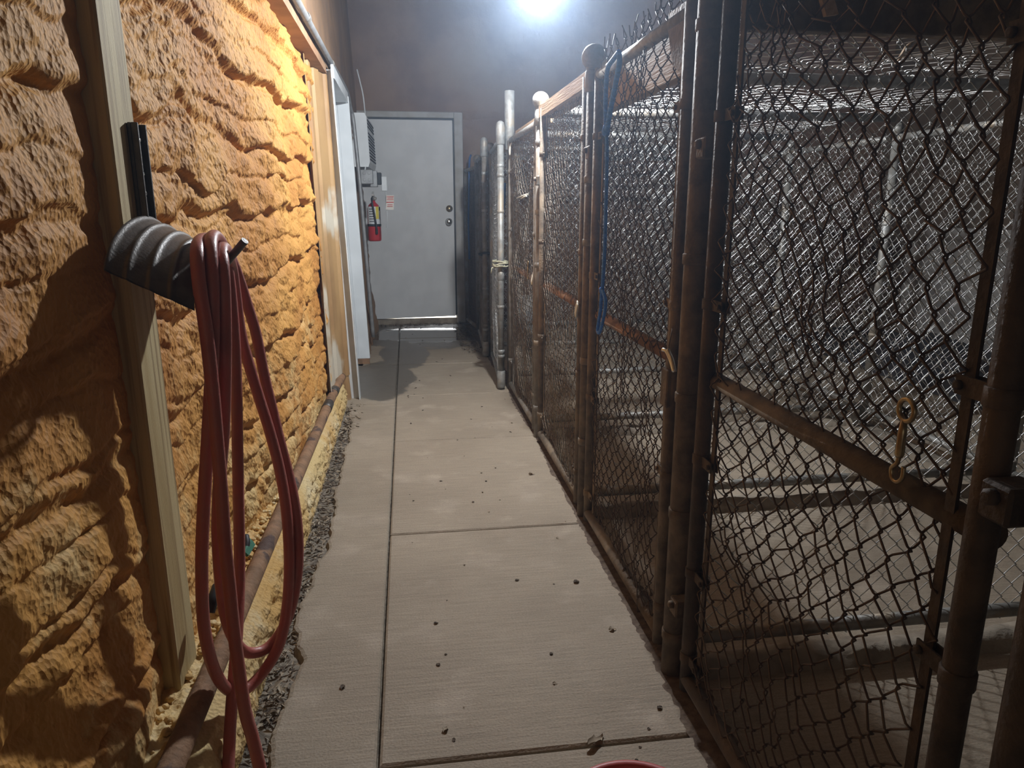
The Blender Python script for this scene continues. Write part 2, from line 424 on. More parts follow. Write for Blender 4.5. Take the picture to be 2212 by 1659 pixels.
# woven wire: every picket is a flattened zig-zag that hooks into its neighbours
def wire_mesh(name, m, parent, O, U, V, w, h, r=0.0017, p=0.029, hv=0.031, seed=1, amp=0.003, sides=4, barb=0.0, sag=0.0, amp2=0.0):
    O = np.array(O, float); U = nrm(U); V = nrm(V); N = np.cross(U, V)
    nw = max(2, int(round(w / p))); nl = max(2, int(round(h / hv)))
    p = w / nw; hv = h / nl
    i = np.arange(nw)[:, None]; k = np.arange(nl + 1)[None, :]
    s = np.where((i + k) % 2 == 0, 1.0, -1.0)
    uc = (i + 0.5) * p + s * (p / 2 + r * 0.8); vc = np.broadcast_to(k * hv, uc.shape)
    e = hv * 0.13
    thick = 0.0042
    us = np.stack([uc - s * p * 0.10, uc, uc - s * p * 0.10], -1)
    vs = np.stack([vc - e, vc, vc + e], -1)
    ws = np.stack([-s * thick, 0 * s, s * thick], -1)
    us = us.reshape(nw, -1); vs = vs.reshape(nw, -1); ws = ws.reshape(nw, -1)
    vs = np.clip(vs, 0, h)
    if barb:
        rg = np.random.default_rng(seed)
        ext_u = us[:, -1:] + rg.uniform(-.006, .006, (nw, 1)); ext_v = vs[:, -1:] + barb * rg.uniform(.5, 1.25, (nw, 1)); ext_w = ws[:, -1:] + rg.uniform(-.012, .012, (nw, 1))
        us = np.hstack([us, ext_u]); vs = np.hstack([vs, ext_v]); ws = np.hstack([ws, ext_w])
    du = (fbm(us * 5 + 3, vs * 5, seed, 3) - .5) * 2 * amp * 2
    dv = (fbm(us * 5 + 40, vs * 5 + 7, seed + 3, 3) - .5) * 2 * amp * 2
    dw = (fbm(us * 4 + 80, vs * 4 + 3, seed + 5, 2) - .5) * 2 * amp * 2
    if amp2:
        du = du + (vnoise(us * 26, vs * 26, seed + 9) - .5) * 2 * amp2
        dv = dv + (vnoise(us * 26 + 9, vs * 26 + 4, seed + 10) - .5) * 2 * amp2
        dw = dw + (vnoise(us * 22 + 5, vs * 22 + 1, seed + 11) - .5) * 2 * amp2
    if sag:
        dw = dw - sag * np.sin(np.pi * np.clip(us / w, 0, 1)) * np.sin(np.pi * np.clip(vs / h, 0, 1))
    P = O + (us + du)[..., None] * U + (vs + dv)[..., None] * V + (ws + dw)[..., None] * N
    T = np.empty_like(P); T[:, 1:-1] = P[:, 2:] - P[:, :-2]; T[:, 0] = P[:, 1] - P[:, 0]; T[:, -1] = P[:, -1] - P[:, -2]
    T /= np.linalg.norm(T, axis=-1, keepdims=True) + 1e-12
    A = N - T * (T @ N)[..., None]; A /= np.linalg.norm(A, axis=-1, keepdims=True) + 1e-12
    B = np.cross(T, A)
    ang = np.linspace(0, 2 * math.pi, sides, endpoint=False) + .4
    ring = P[:, :, None, :] + r * (np.cos(ang)[:, None] * A[:, :, None, :] + np.sin(ang)[:, None] * B[:, :, None, :])
    npt = P.shape[1]
    verts = ring.reshape(-1, 3)
    base = (np.arange(nw)[:, None, None] * npt + np.arange(npt - 1)[None, :, None]) * sides
    j = np.arange(sides)[None, None, :]; j2 = (j + 1) % sides
    q = np.stack([base + j, base + j2, base + sides + j2, base + sides + j], -1).reshape(-1, 4)
    off = parent_loc(parent) if parent else O
    me = bpy.data.meshes.new(name)
    me.vertices.add(len(verts)); me.vertices.foreach_set('co', (verts - off).astype(np.float32).ravel())
    me.loops.add(q.size); me.loops.foreach_set('vertex_index', q.astype(np.int32).ravel())
    me.polygons.add(len(q)); me.polygons.foreach_set('loop_start', np.arange(0, q.size, 4, dtype=np.int32))
    me.polygons.foreach_set('use_smooth', np.ones(len(q), bool))
    me.update(calc_edges=True)
    return link(name, me, m, parent, off)

LEAN = 0.033                         # the sheet-metal side of the building leans a little
def lx(x, z): return x - LEAN * z
P_Y = [0.60, 1.608, 2.615, 3.641, 4.729, 5.817, 6.87]
FX = 0.66
END = 7.62
BACKX = 2.55

# ================================================================== SETTING
# ---- floor: poured slabs with tooled joints
mb = MB()
rng = np.random.default_rng(4)
def slab(x0, x1, y0, y1, left_ragged=False, tilt=0.0):
    e = 0.006
    if not left_ragged:
        a = [(x0, y0), (x1, y0), (x1, y1), (x0, y1)]
        t = [(x0 + e, y0 + e), (x1 - e, y0 + e), (x1 - e, y1 - e), (x0 + e, y1 - e)]
        mb.add([(*q, -0.03) for q in a] + [(*q, -0.005) for q in a] + [(*q, 0.0) for q in t],
               [(0, 1, 5, 4), (1, 2, 6, 5), (2, 3, 7, 6), (3, 0, 4, 7), (4, 5, 9, 8), (5, 6, 10, 9), (6, 7, 11, 10), (7, 4, 8, 11), (8, 9, 10, 11)], False)
    else:
        n = int((y1 - y0) / 0.012)
        ys = np.linspace(y0 + 0.003, y1 - 0.003, n)
        xs = x0 + (fbm(ys * 4, ys * 0 + 3.3, 21, 4) - .5) * 0.09 + (fbm(ys * 30, ys * 0 + 1.3, 25, 3) - .5) * 0.025
        vs = []
        for yy, xx in zip(ys, xs):
            vs += [(xx - .012, yy, -0.03), (xx, yy, -0.004), (xx + .01, yy, 0.0), (x1 - e, yy, 0.0), (x1, yy, -0.005), (x1, yy, -0.03)]
        fs = []
        for i in range(n - 1):
            for k in range(5):
                fs.append((i * 6 + k, i * 6 + k + 1, i * 6 + 7 + k, i * 6 + 6 + k))
        mb.add(vs, fs, False)
JX = -0.103
ys = [-3.0, -1.1, 0.15, 1.372, 2.545, 3.665, 4.62, 5.585, 6.75, 7.60]
for a, b in zip(ys[:-1], ys[1:]):
    slab(JX + 0.004, 0.665, a + 0.004, b - 0.004)
ysl = [-3.0, -0.6, 1.30, 4.40]
for a, b in zip(ysl[:-1], ysl[1:]):
    slab(-0.345, JX - 0.004, a + 0.003, b - 0.003, True)
slab(-0.90, JX - 0.004, 4.41, 5.60); slab(-0.375, JX - 0.004, 5.61, 7.60)
for a, b in zip(P_Y, P_Y[1:] + [END]):
    slab(0.672, 2.46, a + 0.045, b - 0.045)
slab(2.63, 5.3, -3.0, 7.6); slab(0.672, 2.46, -3.0, 0.55)
struct(mb, 'floor', 'floor')
mb = MB(); mb.add([(-1.2, -4.2, -0.022), (5.6, -4.2, -0.022), (5.6, 8.0, -0.022), (-1.2, 8.0, -0.022)], [(0, 1, 2, 3)], False)
struct(mb, 'floor_2', 'soil')

# ---- packed dirt along the foot of the gates
M['dirt'] = mat('packed_dirt', (0.085, 0.058, 0.042), (0.15, 0.11, 0.082), 30, 0.95, 0, 0.6, 70)
gy_ = np.linspace(0.2, 7.5, 600)
le = .625 + (fbm(gy_ * 3, gy_ * 0 + 2, 601, 4) - .5) * .05 + (fbm(gy_ * 28, gy_ * 0 + 5, 603, 3) - .5) * .014 - .06 * sstep(5.5, 7.4, gy_)
re = .71 + (fbm(gy_ * 4, gy_ * 0 + 8, 605, 4) - .5) * .08
Pd = np.stack([np.stack([le + (re - le) * t, gy_, np.full_like(gy_, -.0015 + .004 * math.sin(math.pi * t)) + .002 * vnoise(gy_ * 60, gy_ * 0 + t * 9, 607)], -1) for t in np.linspace(0, 1, 8)])
mb = MB(); mb.grid(Pd[::-1]); struct(mb, 'floor_4', 'dirt', 'strip of packed dirt along the foot of the gates')

# ---- foam-coated left wall
def foam_height(Y, Z):
    wz = Z + 0.13 * (fbm(Y * 1.9, Z * 1.9, 11, 3) - .5) + 0.085 * (fbm(Y * 5.5, Z * 5.5, 15, 3) - .5)
    def lifts(sp, off, sd):
        ph = wz / sp + off + 0.7 * fbm(Y * 1.1, Z * 0.4, sd, 2)
        band = np.floor(ph); f = ph - band
        along = vnoise(Y * 3.1 + band * 7.7, band * 3.3, sd + 10)
        lump = vnoise(Y * 8 + band * 3.1, band * 5.1 + f * 1.5, sd + 12)
        return sstep(0, .13, f) * (1 - .62 * f) * sstep(1.0, .9, f) * (0.25 + 0.95 * along) * (0.6 + 0.7 * lump)
    h = 0.034 * lifts(.215, .15, 31) + 0.015 * lifts(.105, .4, 231)
    wx = Y + 0.05 * fbm(Y * 9, Z * 9, 61, 3); wzz = Z + 0.05 * fbm(Y * 9 + 5, Z * 9, 63, 3)
    h = h + 0.024 * (0.8 - worley(wx * 8, wzz * 12, 71)) * sstep(.35, .65, fbm(Y * 2.2, Z * 2.2, 75, 2))
    h = h + 0.012 * (0.7 - worley(wx * 24, wzz * 24, 81)) * (0.3 + fbm(Y * 3, Z * 3, 85, 2))
    h = h + 0.0045 * (0.7 - worley(Y * 62 + 2 * fbm(Y * 20, Z * 20, 88, 2), Z * 55, 87))
    h = h + 0.030 * (fbm(Y * 4, Z * 4, 95, 5) - .5)
    return h
y_near = np.concatenate([np.linspace(-1.6, 0.6, 60, endpoint=False), np.linspace(0.6, 2.6, 420, endpoint=False), np.linspace(2.6, 4.38, 290)])
zz = np.linspace(0.10, 1.985, 380)
Y, Z = np.meshgrid(y_near, zz, indexing='ij')
Hh = foam_height(Y, Z)
near_post = np.exp(-((Y - 1.50) / 0.20) ** 2)
base = -0.582 + 0.085 * sstep(1.9, 3.0, Y) + 0.055 * sstep(0.5, 0.1, Z) * (1 - near_post) * sstep(2.2, 1.2, Y)
base = base + 0.018 * near_post
edge_cut = sstep(4.36, 4.20, Y + 0.09 * (fbm(Z * 4, Z * 0, 101, 4) - .5) * 2)
top_cut = sstep(1.985, 1.90, Z + 0.12 * (fbm(Y * 5, Y * 0 + 4, 103, 3) - .5))
foot = sstep(.10, .30, Z)
X = base + Hh * (1 - 0.6 * near_post) * (0.35 + .65 * foot) - 0.05 * (1 - edge_cut) - 0.05 * (1 - top_cut)
X = X - 0.012 * (Z - 0.8) * sstep(2, 3.5, Y)
mb = MB(); mb.grid(np.stack([X, Y, Z], -1))
struct(mb, 'wall_left', 'foam', 'orange sprayed foam wall with lumpy rolls')

# ---- foam-coated footing under it, with a ledge behind the pipe
yy = np.concatenate([np.linspace(-1.2, 0.7, 50, endpoint=False), np.linspace(0.7, 4.46, 560)])
prof = np.array([(-0.412, -0.02), (-0.413, 0.02), (-0.415, 0.06), (-0.417, 0.10), (-0.420, 0.135), (-0.430, 0.158), (-0.452, 0.168), (-0.48, 0.170), (-0.51, 0.172), (-0.54, 0.176), (-0.58, 0.18), (-0.64, 0.18)])
tt = np.linspace(0, len(prof) - 1, 60)
px_ = np.interp(tt, range(len(prof)), prof[:, 0]); pz_ = np.interp(tt, range(len(prof)), prof[:, 1])
Yc, Tc = np.meshgrid(yy, tt, indexing='ij')
d = 0.026 * (0.6 - worley(Yc * 14, Tc * 1.1, 121)) + 0.016 * (0.6 - worley(Yc * 38, Tc * 2.6, 131)) + 0.006 * (0.6 - worley(Yc * 90, Tc * 6, 133)) + 0.014 * (fbm(Yc * 6, Tc * .5, 141, 3) - .5)
face = np.clip(1 - np.abs(Tc - 2.2) / 3.0, 0, 1); ledge = sstep(6, 8, Tc)
Xc = np.broadcast_to(px_, Yc.shape) + d * face
Zc = np.broadcast_to(pz_, Yc.shape) * (1 - 0.10 * sstep(2, 4.5, Yc)) + (d * 0.6) * ledge - 0.012 * np.clip(1 - np.abs(Tc - 5.5) / 2, 0, 1)
mb = MB(); mb.grid(np.stack([Xc, Yc, Zc], -1)); mb.box(-0.64, -0.43, 4.455, 4.47, -0.02, 0.15)
struct(mb, 'baseboard_left', 'curb', 'cream foam coated footing along the wall')

# ---- purlin, upper wall, wall beyond the side doorway
mb = MB()
mb.add([(lx(-.362, 1.985), -2, 1.985), (lx(-.362, 1.985), 4.58, 1.985), (lx(-.362, 1.945), 4.58, 1.945), (lx(-.362, 1.945), -2, 1.945), (-.62, -2, 1.93), (-.62, 4.58, 1.93), (-.62, -2, 2.0), (-.62, 4.58, 2.0)],
       [(0, 3, 2, 1), (3, 4, 5, 2), (0, 1, 7, 6), (2, 5, 7, 1)], False)
struct(mb, 'trim_1', 'purlin')
def wavy_plane(fn, us, vs_):
    U_, V_ = np.meshgrid(us, vs_, indexing='ij')
    m2 = MB(); m2.grid(fn(U_, V_)); return m2
mb = wavy_plane(lambda a, b: np.stack([-.375 - LEAN * b + 0.03 * (fbm(a * 1.3, b * 1.3, 151, 3) - .5), a, b], -1), np.linspace(-4, END + .05, 240), np.linspace(1.99, 3.5, 60))
struct(mb, 'wall_left_2', 'wallbrown', 'smooth brown foam above the purlin')
mb = wavy_plane(lambda a, b: np.stack([-.372 - LEAN * b + 0.05 * (fbm(a * 4, b * 4, 161, 3) - .5) + 0.055 * sstep(0.42, .05, b) * fbm(a * 5, b * 5, 165, 2) + 0.02 * (0.6 - worley(a * 12, b * 12, 163)), a, b], -1), np.linspace(5.70, END + .02, 90), np.linspace(-.02, 2.02, 110))
struct(mb, 'wall_left_3', 'wallbrown', 'rough brown foam between the side doorway and the end door')

# ---- end wall, with the rough foam beside and above the door
mb = wavy_plane(lambda a, b: np.stack([a, END + 0.012 + 0.03 * (fbm(a * 1.2, b * 1.2, 171, 4) - .5), b], -1), np.linspace(-.5, 5.4, 120), np.linspace(2.11, 3.5, 50))
struct(mb, 'wall_end', 'endbrown', 'smoky brown end wall above the door')
mb = wavy_plane(lambda a, b: np.stack([a, END + 0.055 - 0.05 * (fbm(a * 3, b * 3, 181, 4)) + .02 * (worley(a * 7, b * 7, 183) - .5) - .03 * sstep(2.05, 2.12, b), b], -1), np.linspace(.585, 5.4, 150), np.linspace(-.02, 2.125, 80))
struct(mb, 'wall_end_2', 'endbrown', 'rough foam wall right of the end door')
mb = MB(); mb.box(-.45, .62, END + .02, END + .2, -.02, .055)
struct(mb, 'trim_2', 'cement', 'low concrete door threshold')
mb = MB(); mb.box(-1.2, 5.6, -4.0, 8.2, 3.45, 3.55); struct(mb, 'ceiling', 'ceil')
mb = MB(); mb.box(-1.2, 5.6, -4.2, -4.0, -.02, 3.5); struct(mb, 'wall_back', 'ceil')
mb = MB(); mb.box(5.2, 5.4, -4.0, 8.0, 1.15, 3.5); struct(mb, 'wall_right', 'ceil')
mb = wavy_plane(lambda a, b: np.stack([5.2 + .03 * (fbm(a * 2, b * 2, 191, 3) - .5), a, b], -1), np.linspace(-4, 7.9, 120), np.linspace(-.02, 1.16, 20))
struct(mb, 'wall_right_2', 'ceil', 'pale lower part of the far wall')

# ---- end door
d1 = bpy.data.objects.new('door_1', None); COL.objects.link(d1); d1.location = (.1, END, .06); tag(d1, 'pale grey end door in a dull frame', None, None, 'structure')
mb = MB(); mb.box(-.43, .488, END - .005, END + .035, .076, 2.035, .004)
mb.v = [(x, y, z - max(0, .34 - x) * .05 if z < .09 else z) for x, y, z in mb.v]
mb.v = [(x, y, max(z, .056)) for x, y, z in mb.v]
mb.build('door_slab', 'door', d1)
mb = MB()
for a, b, c, d_ in ((.502, .588, -.0, 2.11), (-.56, -.45, 0, 2.11)):
    mb.box(a, b, END - .022, END + .08, c + .0, d_, .006)
mb.box(-.45, .502, END - .022, END + .08, 2.052, 2.11, .006)
mb.box(.492, .503, END + .036, END + .06, .06, 2.05)
mb.build('door_frame', 'frame', d1)
mb = MB(); mb.box(.4885, .5015, END - .002, END + .05, .085, 2.036); mb.box(-.45, .5015, END - .002, END + .05, 2.0355, 2.0515); mb.build('weather_seal', 'black', d1)
mb = MB(); mb.lathe((.440, END - .004, 1.180), [(.034, 0), (.034, -.008), (.022, -.012), (.018, -.03), (.004, -.031)], 20, 'y')
lk = mb.build('deadbolt', 'brass', d1); lk['label'] = 'brass deadbolt rose'
mb = MB(); mb.lathe((.432, END - .004, 1.050), [(.036, 0), (.036, -.008), (.016, -.012), (.014, -.035), (.028, -.045), (.031, -.062), (.02, -.074), (.004, -.076)], 20, 'y')
lk = mb.build('door_knob', 'chrome', d1); lk['label'] = 'round steel knob'
# daylight outside, seen through the crack under the door
mb = MB(); mb.box(-.3, .8, END + .25, END + 1.6, .02, .06); struct(mb, 'floor_3', 'block', 'pale paving outside the end door')
mb = MB(); mb.box(-.6, 1.1, END + 1.6, END + 1.7, 0, 1.0); struct(mb, 'outside_reflector', 'block', 'added pale reflector outside the end door')  # unseen surface added to give the puddle a bright streak to mirror
lo = area_light('outdoor_daylight', (.4, END + .75, 1.3), (.3, END + 1.35, .06), 0.7, 420.0, (0.85, 0.92, 1.0))

# ---- side doorway
d2 = bpy.data.objects.new('door_2', None); COL.objects.link(d2); d2.location = (-.4, 5.1, 0); tag(d2, 'white framed side doorway in the left wall', None, None, 'structure')
def sheared(mbx):
    mbx.v = [(lx(x, z), y, z) for x, y, z in mbx.v]; return mbx
mb = MB(); mb.box(-.58, -.317, 5.65, 5.70, 0.045, 1.97); mb.box(-.40, -.395, 5.646, 5.651, .05, 1.93); sheared(mb)
mb.build('door_jamb', 'white', d2)
mb = MB(); mb.box(-.575, -.322, 5.652, 5.698, .0, .05); sheared(mb)
rj = mb.build('jamb_foot', 'rail_rust', d2); rj['label'] = 'rusted foot of the white jamb'
mb = MB(); mb.box(-.336, -.330, 4.56, 4.63, 0.0, 1.97); mb.box(-.58, -.336, 4.60, 4.63, 0, 1.97); sheared(mb)
mb.build('door_jamb', 'white', d2)
mb = MB(); mb.box(-.338, -.322, 4.6, 5.70, 1.925, 2.0); mb.box(-.58, -.338, 4.63, 5.65, 1.93, 1.96); mb.box(-.50, -.45, 4.63, 5.65, 1.90, 1.93); sheared(mb)
mb.build('door_head', 'white', d2)
mb = MB(); mb.box(-.585, -.56, 4.63, 5.65, .01, 1.93); sheared(mb)
mb.build('door_slab', 'door', d2)

# ---- ribbed siding between foam and doorway
ysd = np.linspace(3.95, 4.60, 90)
rib = 0.018 * (sstep(.55, .62, np.abs(((ysd - 3.95) / .2167) % 1 - .5) * 2))
mb = MB()
Pg = np.zeros((90, 24, 3))
for k, z in enumerate(np.linspace(.16, 1.94, 24)):
    Pg[:, k, 0] = -.455 - 0.6 * LEAN * z + rib + 0.05 * sstep(4.3, 4.6, ysd); Pg[:, k, 1] = ysd; Pg[:, k, 2] = z
mb.grid(Pg, False)
Pg2 = Pg[40:, :8].copy(); Pg2[:, :, 2] = np.linspace(0.0, .17, 8)[None, :]; Pg2[:, :, 0] += 0.004
mb.grid(Pg2, False)
struct(mb, 'trim_3', 'siding', 'brown and cream ribbed siding beside the doorway')

# ---- cement ridges under the pen dividers
for n_, yk in enumerate(P_Y[1:]):
    xs = np.linspace(.70, 2.46, 70); pr = [(-.055, 0), (-.04, .03), (-.015, .042), (.015, .04), (.042, .028), (.055, 0)]
    P_ = np.zeros((70, 6, 3))
    for k, (dy, hz) in enumerate(pr):
        P_[:, k, 0] = xs; P_[:, k, 1] = yk + dy + .012 * (vnoise(xs * 14, xs * 0 + k * 3 + n_, 201) - .5); P_[:, k, 2] = hz * (0.7 + .6 * vnoise(xs * 16, xs * 0 + k + 9 * n_, 203)) - .004
    mb = MB(); mb.grid(P_, True); struct(mb, 'trim_%d' % (n_ + 4), 'cement')

# ================================================================== THE LAMP
LP = LAMP_POS
lamp = thing('hanging_lamp', (LP[0], LP[1], LP[2]), 'bare glowing bulb hanging above the aisle at the top edge', 'lamp')
mb = MB(); mb.lathe((LP[0], LP[1], LP[2] + .045), [(.016, 0), (.022, .004), (.024, .05), (.018, .062), (.006, .068)], 20); mb.build('socket', 'black', lamp)
mb = MB(); mb.tube([(LP[0], LP[1], LP[2] + .11), (LP[0], LP[1], 3.45)], .004, 6); mb.build('cord', 'black', lamp)
mb = MB(); mb.lathe(LP, [(.004, -.032), (.016, -.029), (.026, -.019), (.031, -.003), (.029, .012), (.021, .030), (.014, .045)], 12)
M['bulb'] = emit('bulb_glow', (0.88, 0.94, 1.0), LAMP_STRENGTH)
bl = mb.build('bulb', M['bulb'], lamp); bl['label'] = 'glowing white bulb'

# ================================================================== LEFT SIDE THINGS
# ---- wooden stud
mb = MB()
px0, px1, py0, py1 = -.62, -.52, 1.457, 1.583
for z0, z1 in ((.168, 1.945),):
    mb.box(px0, px1, py0, py1, z0, z1, .004)
wp = thing('wooden_post', (-.57, 1.52, .168), 'pale timber post standing against the orange foam wall', 'post')
mb.build('post_timber', 'wood', wp)

# ---- rusty pipe along the ledge
pts = [(-.485, -.6, .205), (-.468, .6, .205), (-.462, 1.2, .200), (-.457, 1.8, .197), (-.45, 2.6, .192), (-.443, 3.4, .186), (-.437, 4.05, .183), (-.425, 4.44, .180)]
sp = spline(pts, 12)
rp = thing('rusty_pipe', (-.45, 2.5, .17), 'long flaking rusty pipe lying along the wall ledge', 'pipe')
mb = MB(); mb.tube(sp, .0245, 14); mb.build('pipe', 'rail_rust', rp)
mb = MB(); mb.tube([(-.4405, 3.68, .184), (-.4395, 3.80, .1835)], .0268, 14); mb.build('coupling', 'bar', rp)
mb = MB(); mb.tube([(-.4372, 4.02, .1830), (-.4355, 4.10, .1825)], .0268, 14); mb.build('coupling', 'bar', rp)

# ---- hose hanger: slotted bar, drooping ribbed saddle, stop rod
hh = thing('hose_hanger', (-.5, 1.53, 1.1), 'dark steel hose hanger with ribbed saddle fixed to the timber post', 'hose hanger')
mb = MB(); mb.box(-.5195, -.511, 1.536, 1.588, 1.10, 1.356, .002); mb.box(-.512, -.500, 1.536, 1.543, 1.10, 1.356, .001); mb.box(-.512, -.500, 1.581, 1.588, 1.10, 1.356, .001)
hb = mb.build('mounting_bar', 'bar', hh)
for z in (1.325, 1.262, 1.225):
    mb = MB(); mb.lathe((-.511, 1.562, z), [(.006, 0), (.006, .003), (.003, .005)], 10, 'x'); mb.build('screw', 'chrome', hb)
R0 = np.array((-.505, 1.530, 1.180)); dR = np.array((.118, -.012, -.060))
nu, nv = 60, 28
Pg = np.zeros((nu, nv, 3))
for a in range(nu):
    u = a / (nu - 1)
    ridge = R0 + dR * u
    spread = 0.222 - 0.025 * u; drop = 0.082 + 0.012 * u
    rb = 0.0
# four raised ribs across the saddle
    rb = 0.0
    for c in (.02, .25, .50, .74):
        rb = max(rb, 0.0040 * math.exp(-((u - c) / .035) ** 2))
    for b in range(nv):
        th = -1.0 + 2.0 * b / (nv - 1)
        ang = th * 1.25
        yo = math.sin(ang) / math.sin(1.25) * (spread if th < 0 else spread * .8); zo = -(1 - math.cos(ang)) / (1 - math.cos(1.25)) * drop
        nn = nrm((0, math.sin(ang) * .6, math.cos(ang)))
        p = ridge + np.array((0, yo, zo)) + nn * rb + np.array((.016 * abs(th) * u, 0, 0))
        Pg[a, b] = p
mb = MB(); mb.grid(Pg); 
Pg2 = Pg.copy(); Pg2[:, :, 2] -= .003; mb.grid(Pg2[::-1])
sd = mb.build('saddle', 'bar', hh)
mb = MB(); mb.tube(spline([(-.47, 1.53, 1.125), (-.40, 1.50, 1.088), (-.36, 1.485, 1.086), (-.335, 1.475, 1.108), (-.306, 1.462, 1.137)], 8), .0075, 12); mb.build('stop_rod', 'bar', hh)

# ---- red hose hung over the saddle
CAMP = np.array((0, 0, 1.2)); _f = 1560.0; _p = math.radians(13.8); _y = math.radians(8.13)
_fw = np.array([math.sin(_y) * math.cos(_p), math.cos(_y) * math.cos(_p), -math.sin(_p)]); _rt = np.array([math.cos(_y), -math.sin(_y), 0]); _up = np.cross(_rt, _fw)
def at_y(px, py, y):        # a point measured on the photograph, at a known distance along the aisle
    r = _fw * _f + _rt * (px - 1106) + _up * (829.5 - py)
    return CAMP + r * (y / r[1])
tail1 = [(640, 2050, 1.16), (600, 1840, 1.20), (566, 1680, 1.235), (545, 1591, 1.25), (528, 1527, 1.26), (507, 1377, 1.28), (495, 1260, 1.295), (485, 1164, 1.305), (478, 1060, 1.315), (467, 930, 1.325), (458, 830, 1.33), (446, 720, 1.335), (434, 640, 1.34), (427, 580, 1.35), (426, 545, 1.37), (430, 524, 1.42), (444, 516, 1.50), (470, 522, 1.58),
         (499, 560, 1.665), (517, 605, 1.69), (535, 661, 1.70), (553, 721, 1.70), (571, 812, 1.69), (589, 887, 1.68), (604, 950, 1.665), (622, 1020, 1.65), (637, 1090, 1.625), (644, 1160, 1.60), (643, 1230, 1.575), (632, 1300, 1.55), (612, 1356, 1.53), (582, 1396, 1.51), (552, 1410, 1.49), (524, 1404, 1.47), (500, 1370, 1.45), (485, 1320, 1.44), (475, 1240, 1.43), (470, 1140, 1.42), (474, 1040, 1.41), (482, 940, 1.40), (485, 850, 1.39), (486, 740, 1.385), (484, 640, 1.38), (481, 580, 1.39), (479, 550, 1.42), (480, 537, 1.47), (488, 540, 1.54),
         (500, 575, 1.625), (508, 630, 1.655), (520, 720, 1.66), (540, 795, 1.655), (560, 860, 1.65), (582, 930, 1.64), (603, 1010, 1.625), (617, 1090, 1.60), (624, 1180, 1.575), (624, 1260, 1.55), (616, 1340, 1.525), (600, 1400, 1.50), (570, 1450, 1.47), (535, 1486, 1.44), (505, 1494, 1.41), (482, 1480, 1.385), (462, 1445, 1.365), (448, 1395, 1.35), (439, 1335, 1.34), (436, 1250, 1.335), (437, 1164, 1.335), (441, 1078, 1.34), (447, 980, 1.345), (453, 880, 1.35), (458, 780, 1.355), (460, 690, 1.36), (459, 610, 1.365), (456, 560, 1.38), (455, 527, 1.41), (459, 512, 1.46), (468, 512, 1.52), (482, 535, 1.58),
         (493, 590, 1.615), (500, 650, 1.62), (507, 740, 1.615), (511, 850, 1.605), (513, 960, 1.59), (515, 1070, 1.57), (517, 1170, 1.55), (517, 1270, 1.52), (513, 1360, 1.47), (506, 1450, 1.42), (499, 1540, 1.37), (494, 1640, 1.31), (488, 1780, 1.24), (480, 1980, 1.16)]
hp = [at_y(*q) for q in tail1]
hp = [np.array((-.20, .98, .0135)), np.array((-.215, 1.05, .02))] + [h for h in hp] + [np.array((-.29, .98, .018)), np.array((-.30, .86, .0135))]
sp = spline(hp, 6)
sp[:, 2] = np.maximum(sp[:, 2], .0135)
mb = MB(); mb.tube(sp, .0122, 14)
tag(mb.build('garden_hose', 'hose'), 'red rubber hose looped over the hanger with tails trailing to the floor', 'hose')

# ---- conduit along the upper wall
cd = thing('steel_conduit', (-.42, 3, 1.99), 'grey steel conduit running along the purlin and down past the doorway', 'conduit')
cx = lambda z, o=0.0: lx(-.345 + o, z)
pts = [(cx(2.0), -1.5, 2.00), (cx(2.0), 1.0, 2.005), (cx(2.01), 3.0, 2.012), (cx(2.03), 4.7, 2.03), (cx(2.05), 5.7, 2.045), (cx(2.04), 6.05, 2.03), (cx(1.98), 6.22, 1.96), (cx(1.85, .012), 6.28, 1.85), (cx(1.3, .022), 6.30, 1.30), (cx(.7, .026), 6.30, .70), (cx(.1, .03), 6.30, .10)]
mb = MB(); mb.tube(spline(pts, 8), .0165, 12); mb.build('pipe', 'ebox', cd)
for y_ in (2.35, 3.62, 4.75):
    mb = MB(); mb.lathe((cx(2.012), y_, 2.0 + .006 * y_), [(.0185, -.025), (.021, -.02), (.021, .02), (.0185, .025)], 14, 'y'); mb.build('coupling', 'galv', cd)

# ---- thin cable on the end corner
mb = MB(); mb.tube(spline([at_y(771, 150, 6.95), at_y(778, 178, 6.92), at_y(784, 205, 6.9), at_y(788, 240, 6.85), at_y(793, 300, 6.62), at_y(791, 345, 6.5), at_y(788, 372, 6.42)], 8), .006, 8)
tag(mb.build('white_cable', 'white'), 'thin white cable running down the wall to the louvred unit', 'cable')

# ---- louvred wall unit
wu = thing('wall_heater', (-.36, 6.7, 1.53), 'white metal wall unit with dark louvres left of the end door', 'wall unit')
y0, y1 = 6.45, 7.20; z0, z1 = 1.525, 1.955
def hx(z): return -.335 - .02 * (z - 1.5)
mb = MB()
prof = [(-.43, z0), (-.300, z0), (-.286, z0 + .04), (-.298, z1 - .03), (-.315, z1), (-.43, z1)]
n = len(prof)
mb.add([(x, y0, z) for x, z in prof] + [(x + (.022 if x > -.4 else 0), y1, z) for x, z in prof], [tuple(range(n)), tuple(reversed(range(n, 2 * n)))] + [(i, i + n, (i + 1) % n + n, (i + 1) % n) for i in range(n)], False)
mb.build('casing', 'white', wu)
for k in range(13):
    z = z0 + .065 + k * .026
    if k == 9: continue
    mb = MB(); xo = -.2745 - .0115 * (z - z0 - .04) / .35
    mb.obox((xo, (y0 + y1) / 2, z), (.003, 0, 0), (.0102, .345, 0), (0.001, 0, .0065)); mb.build('louvre', 'dark', wu)
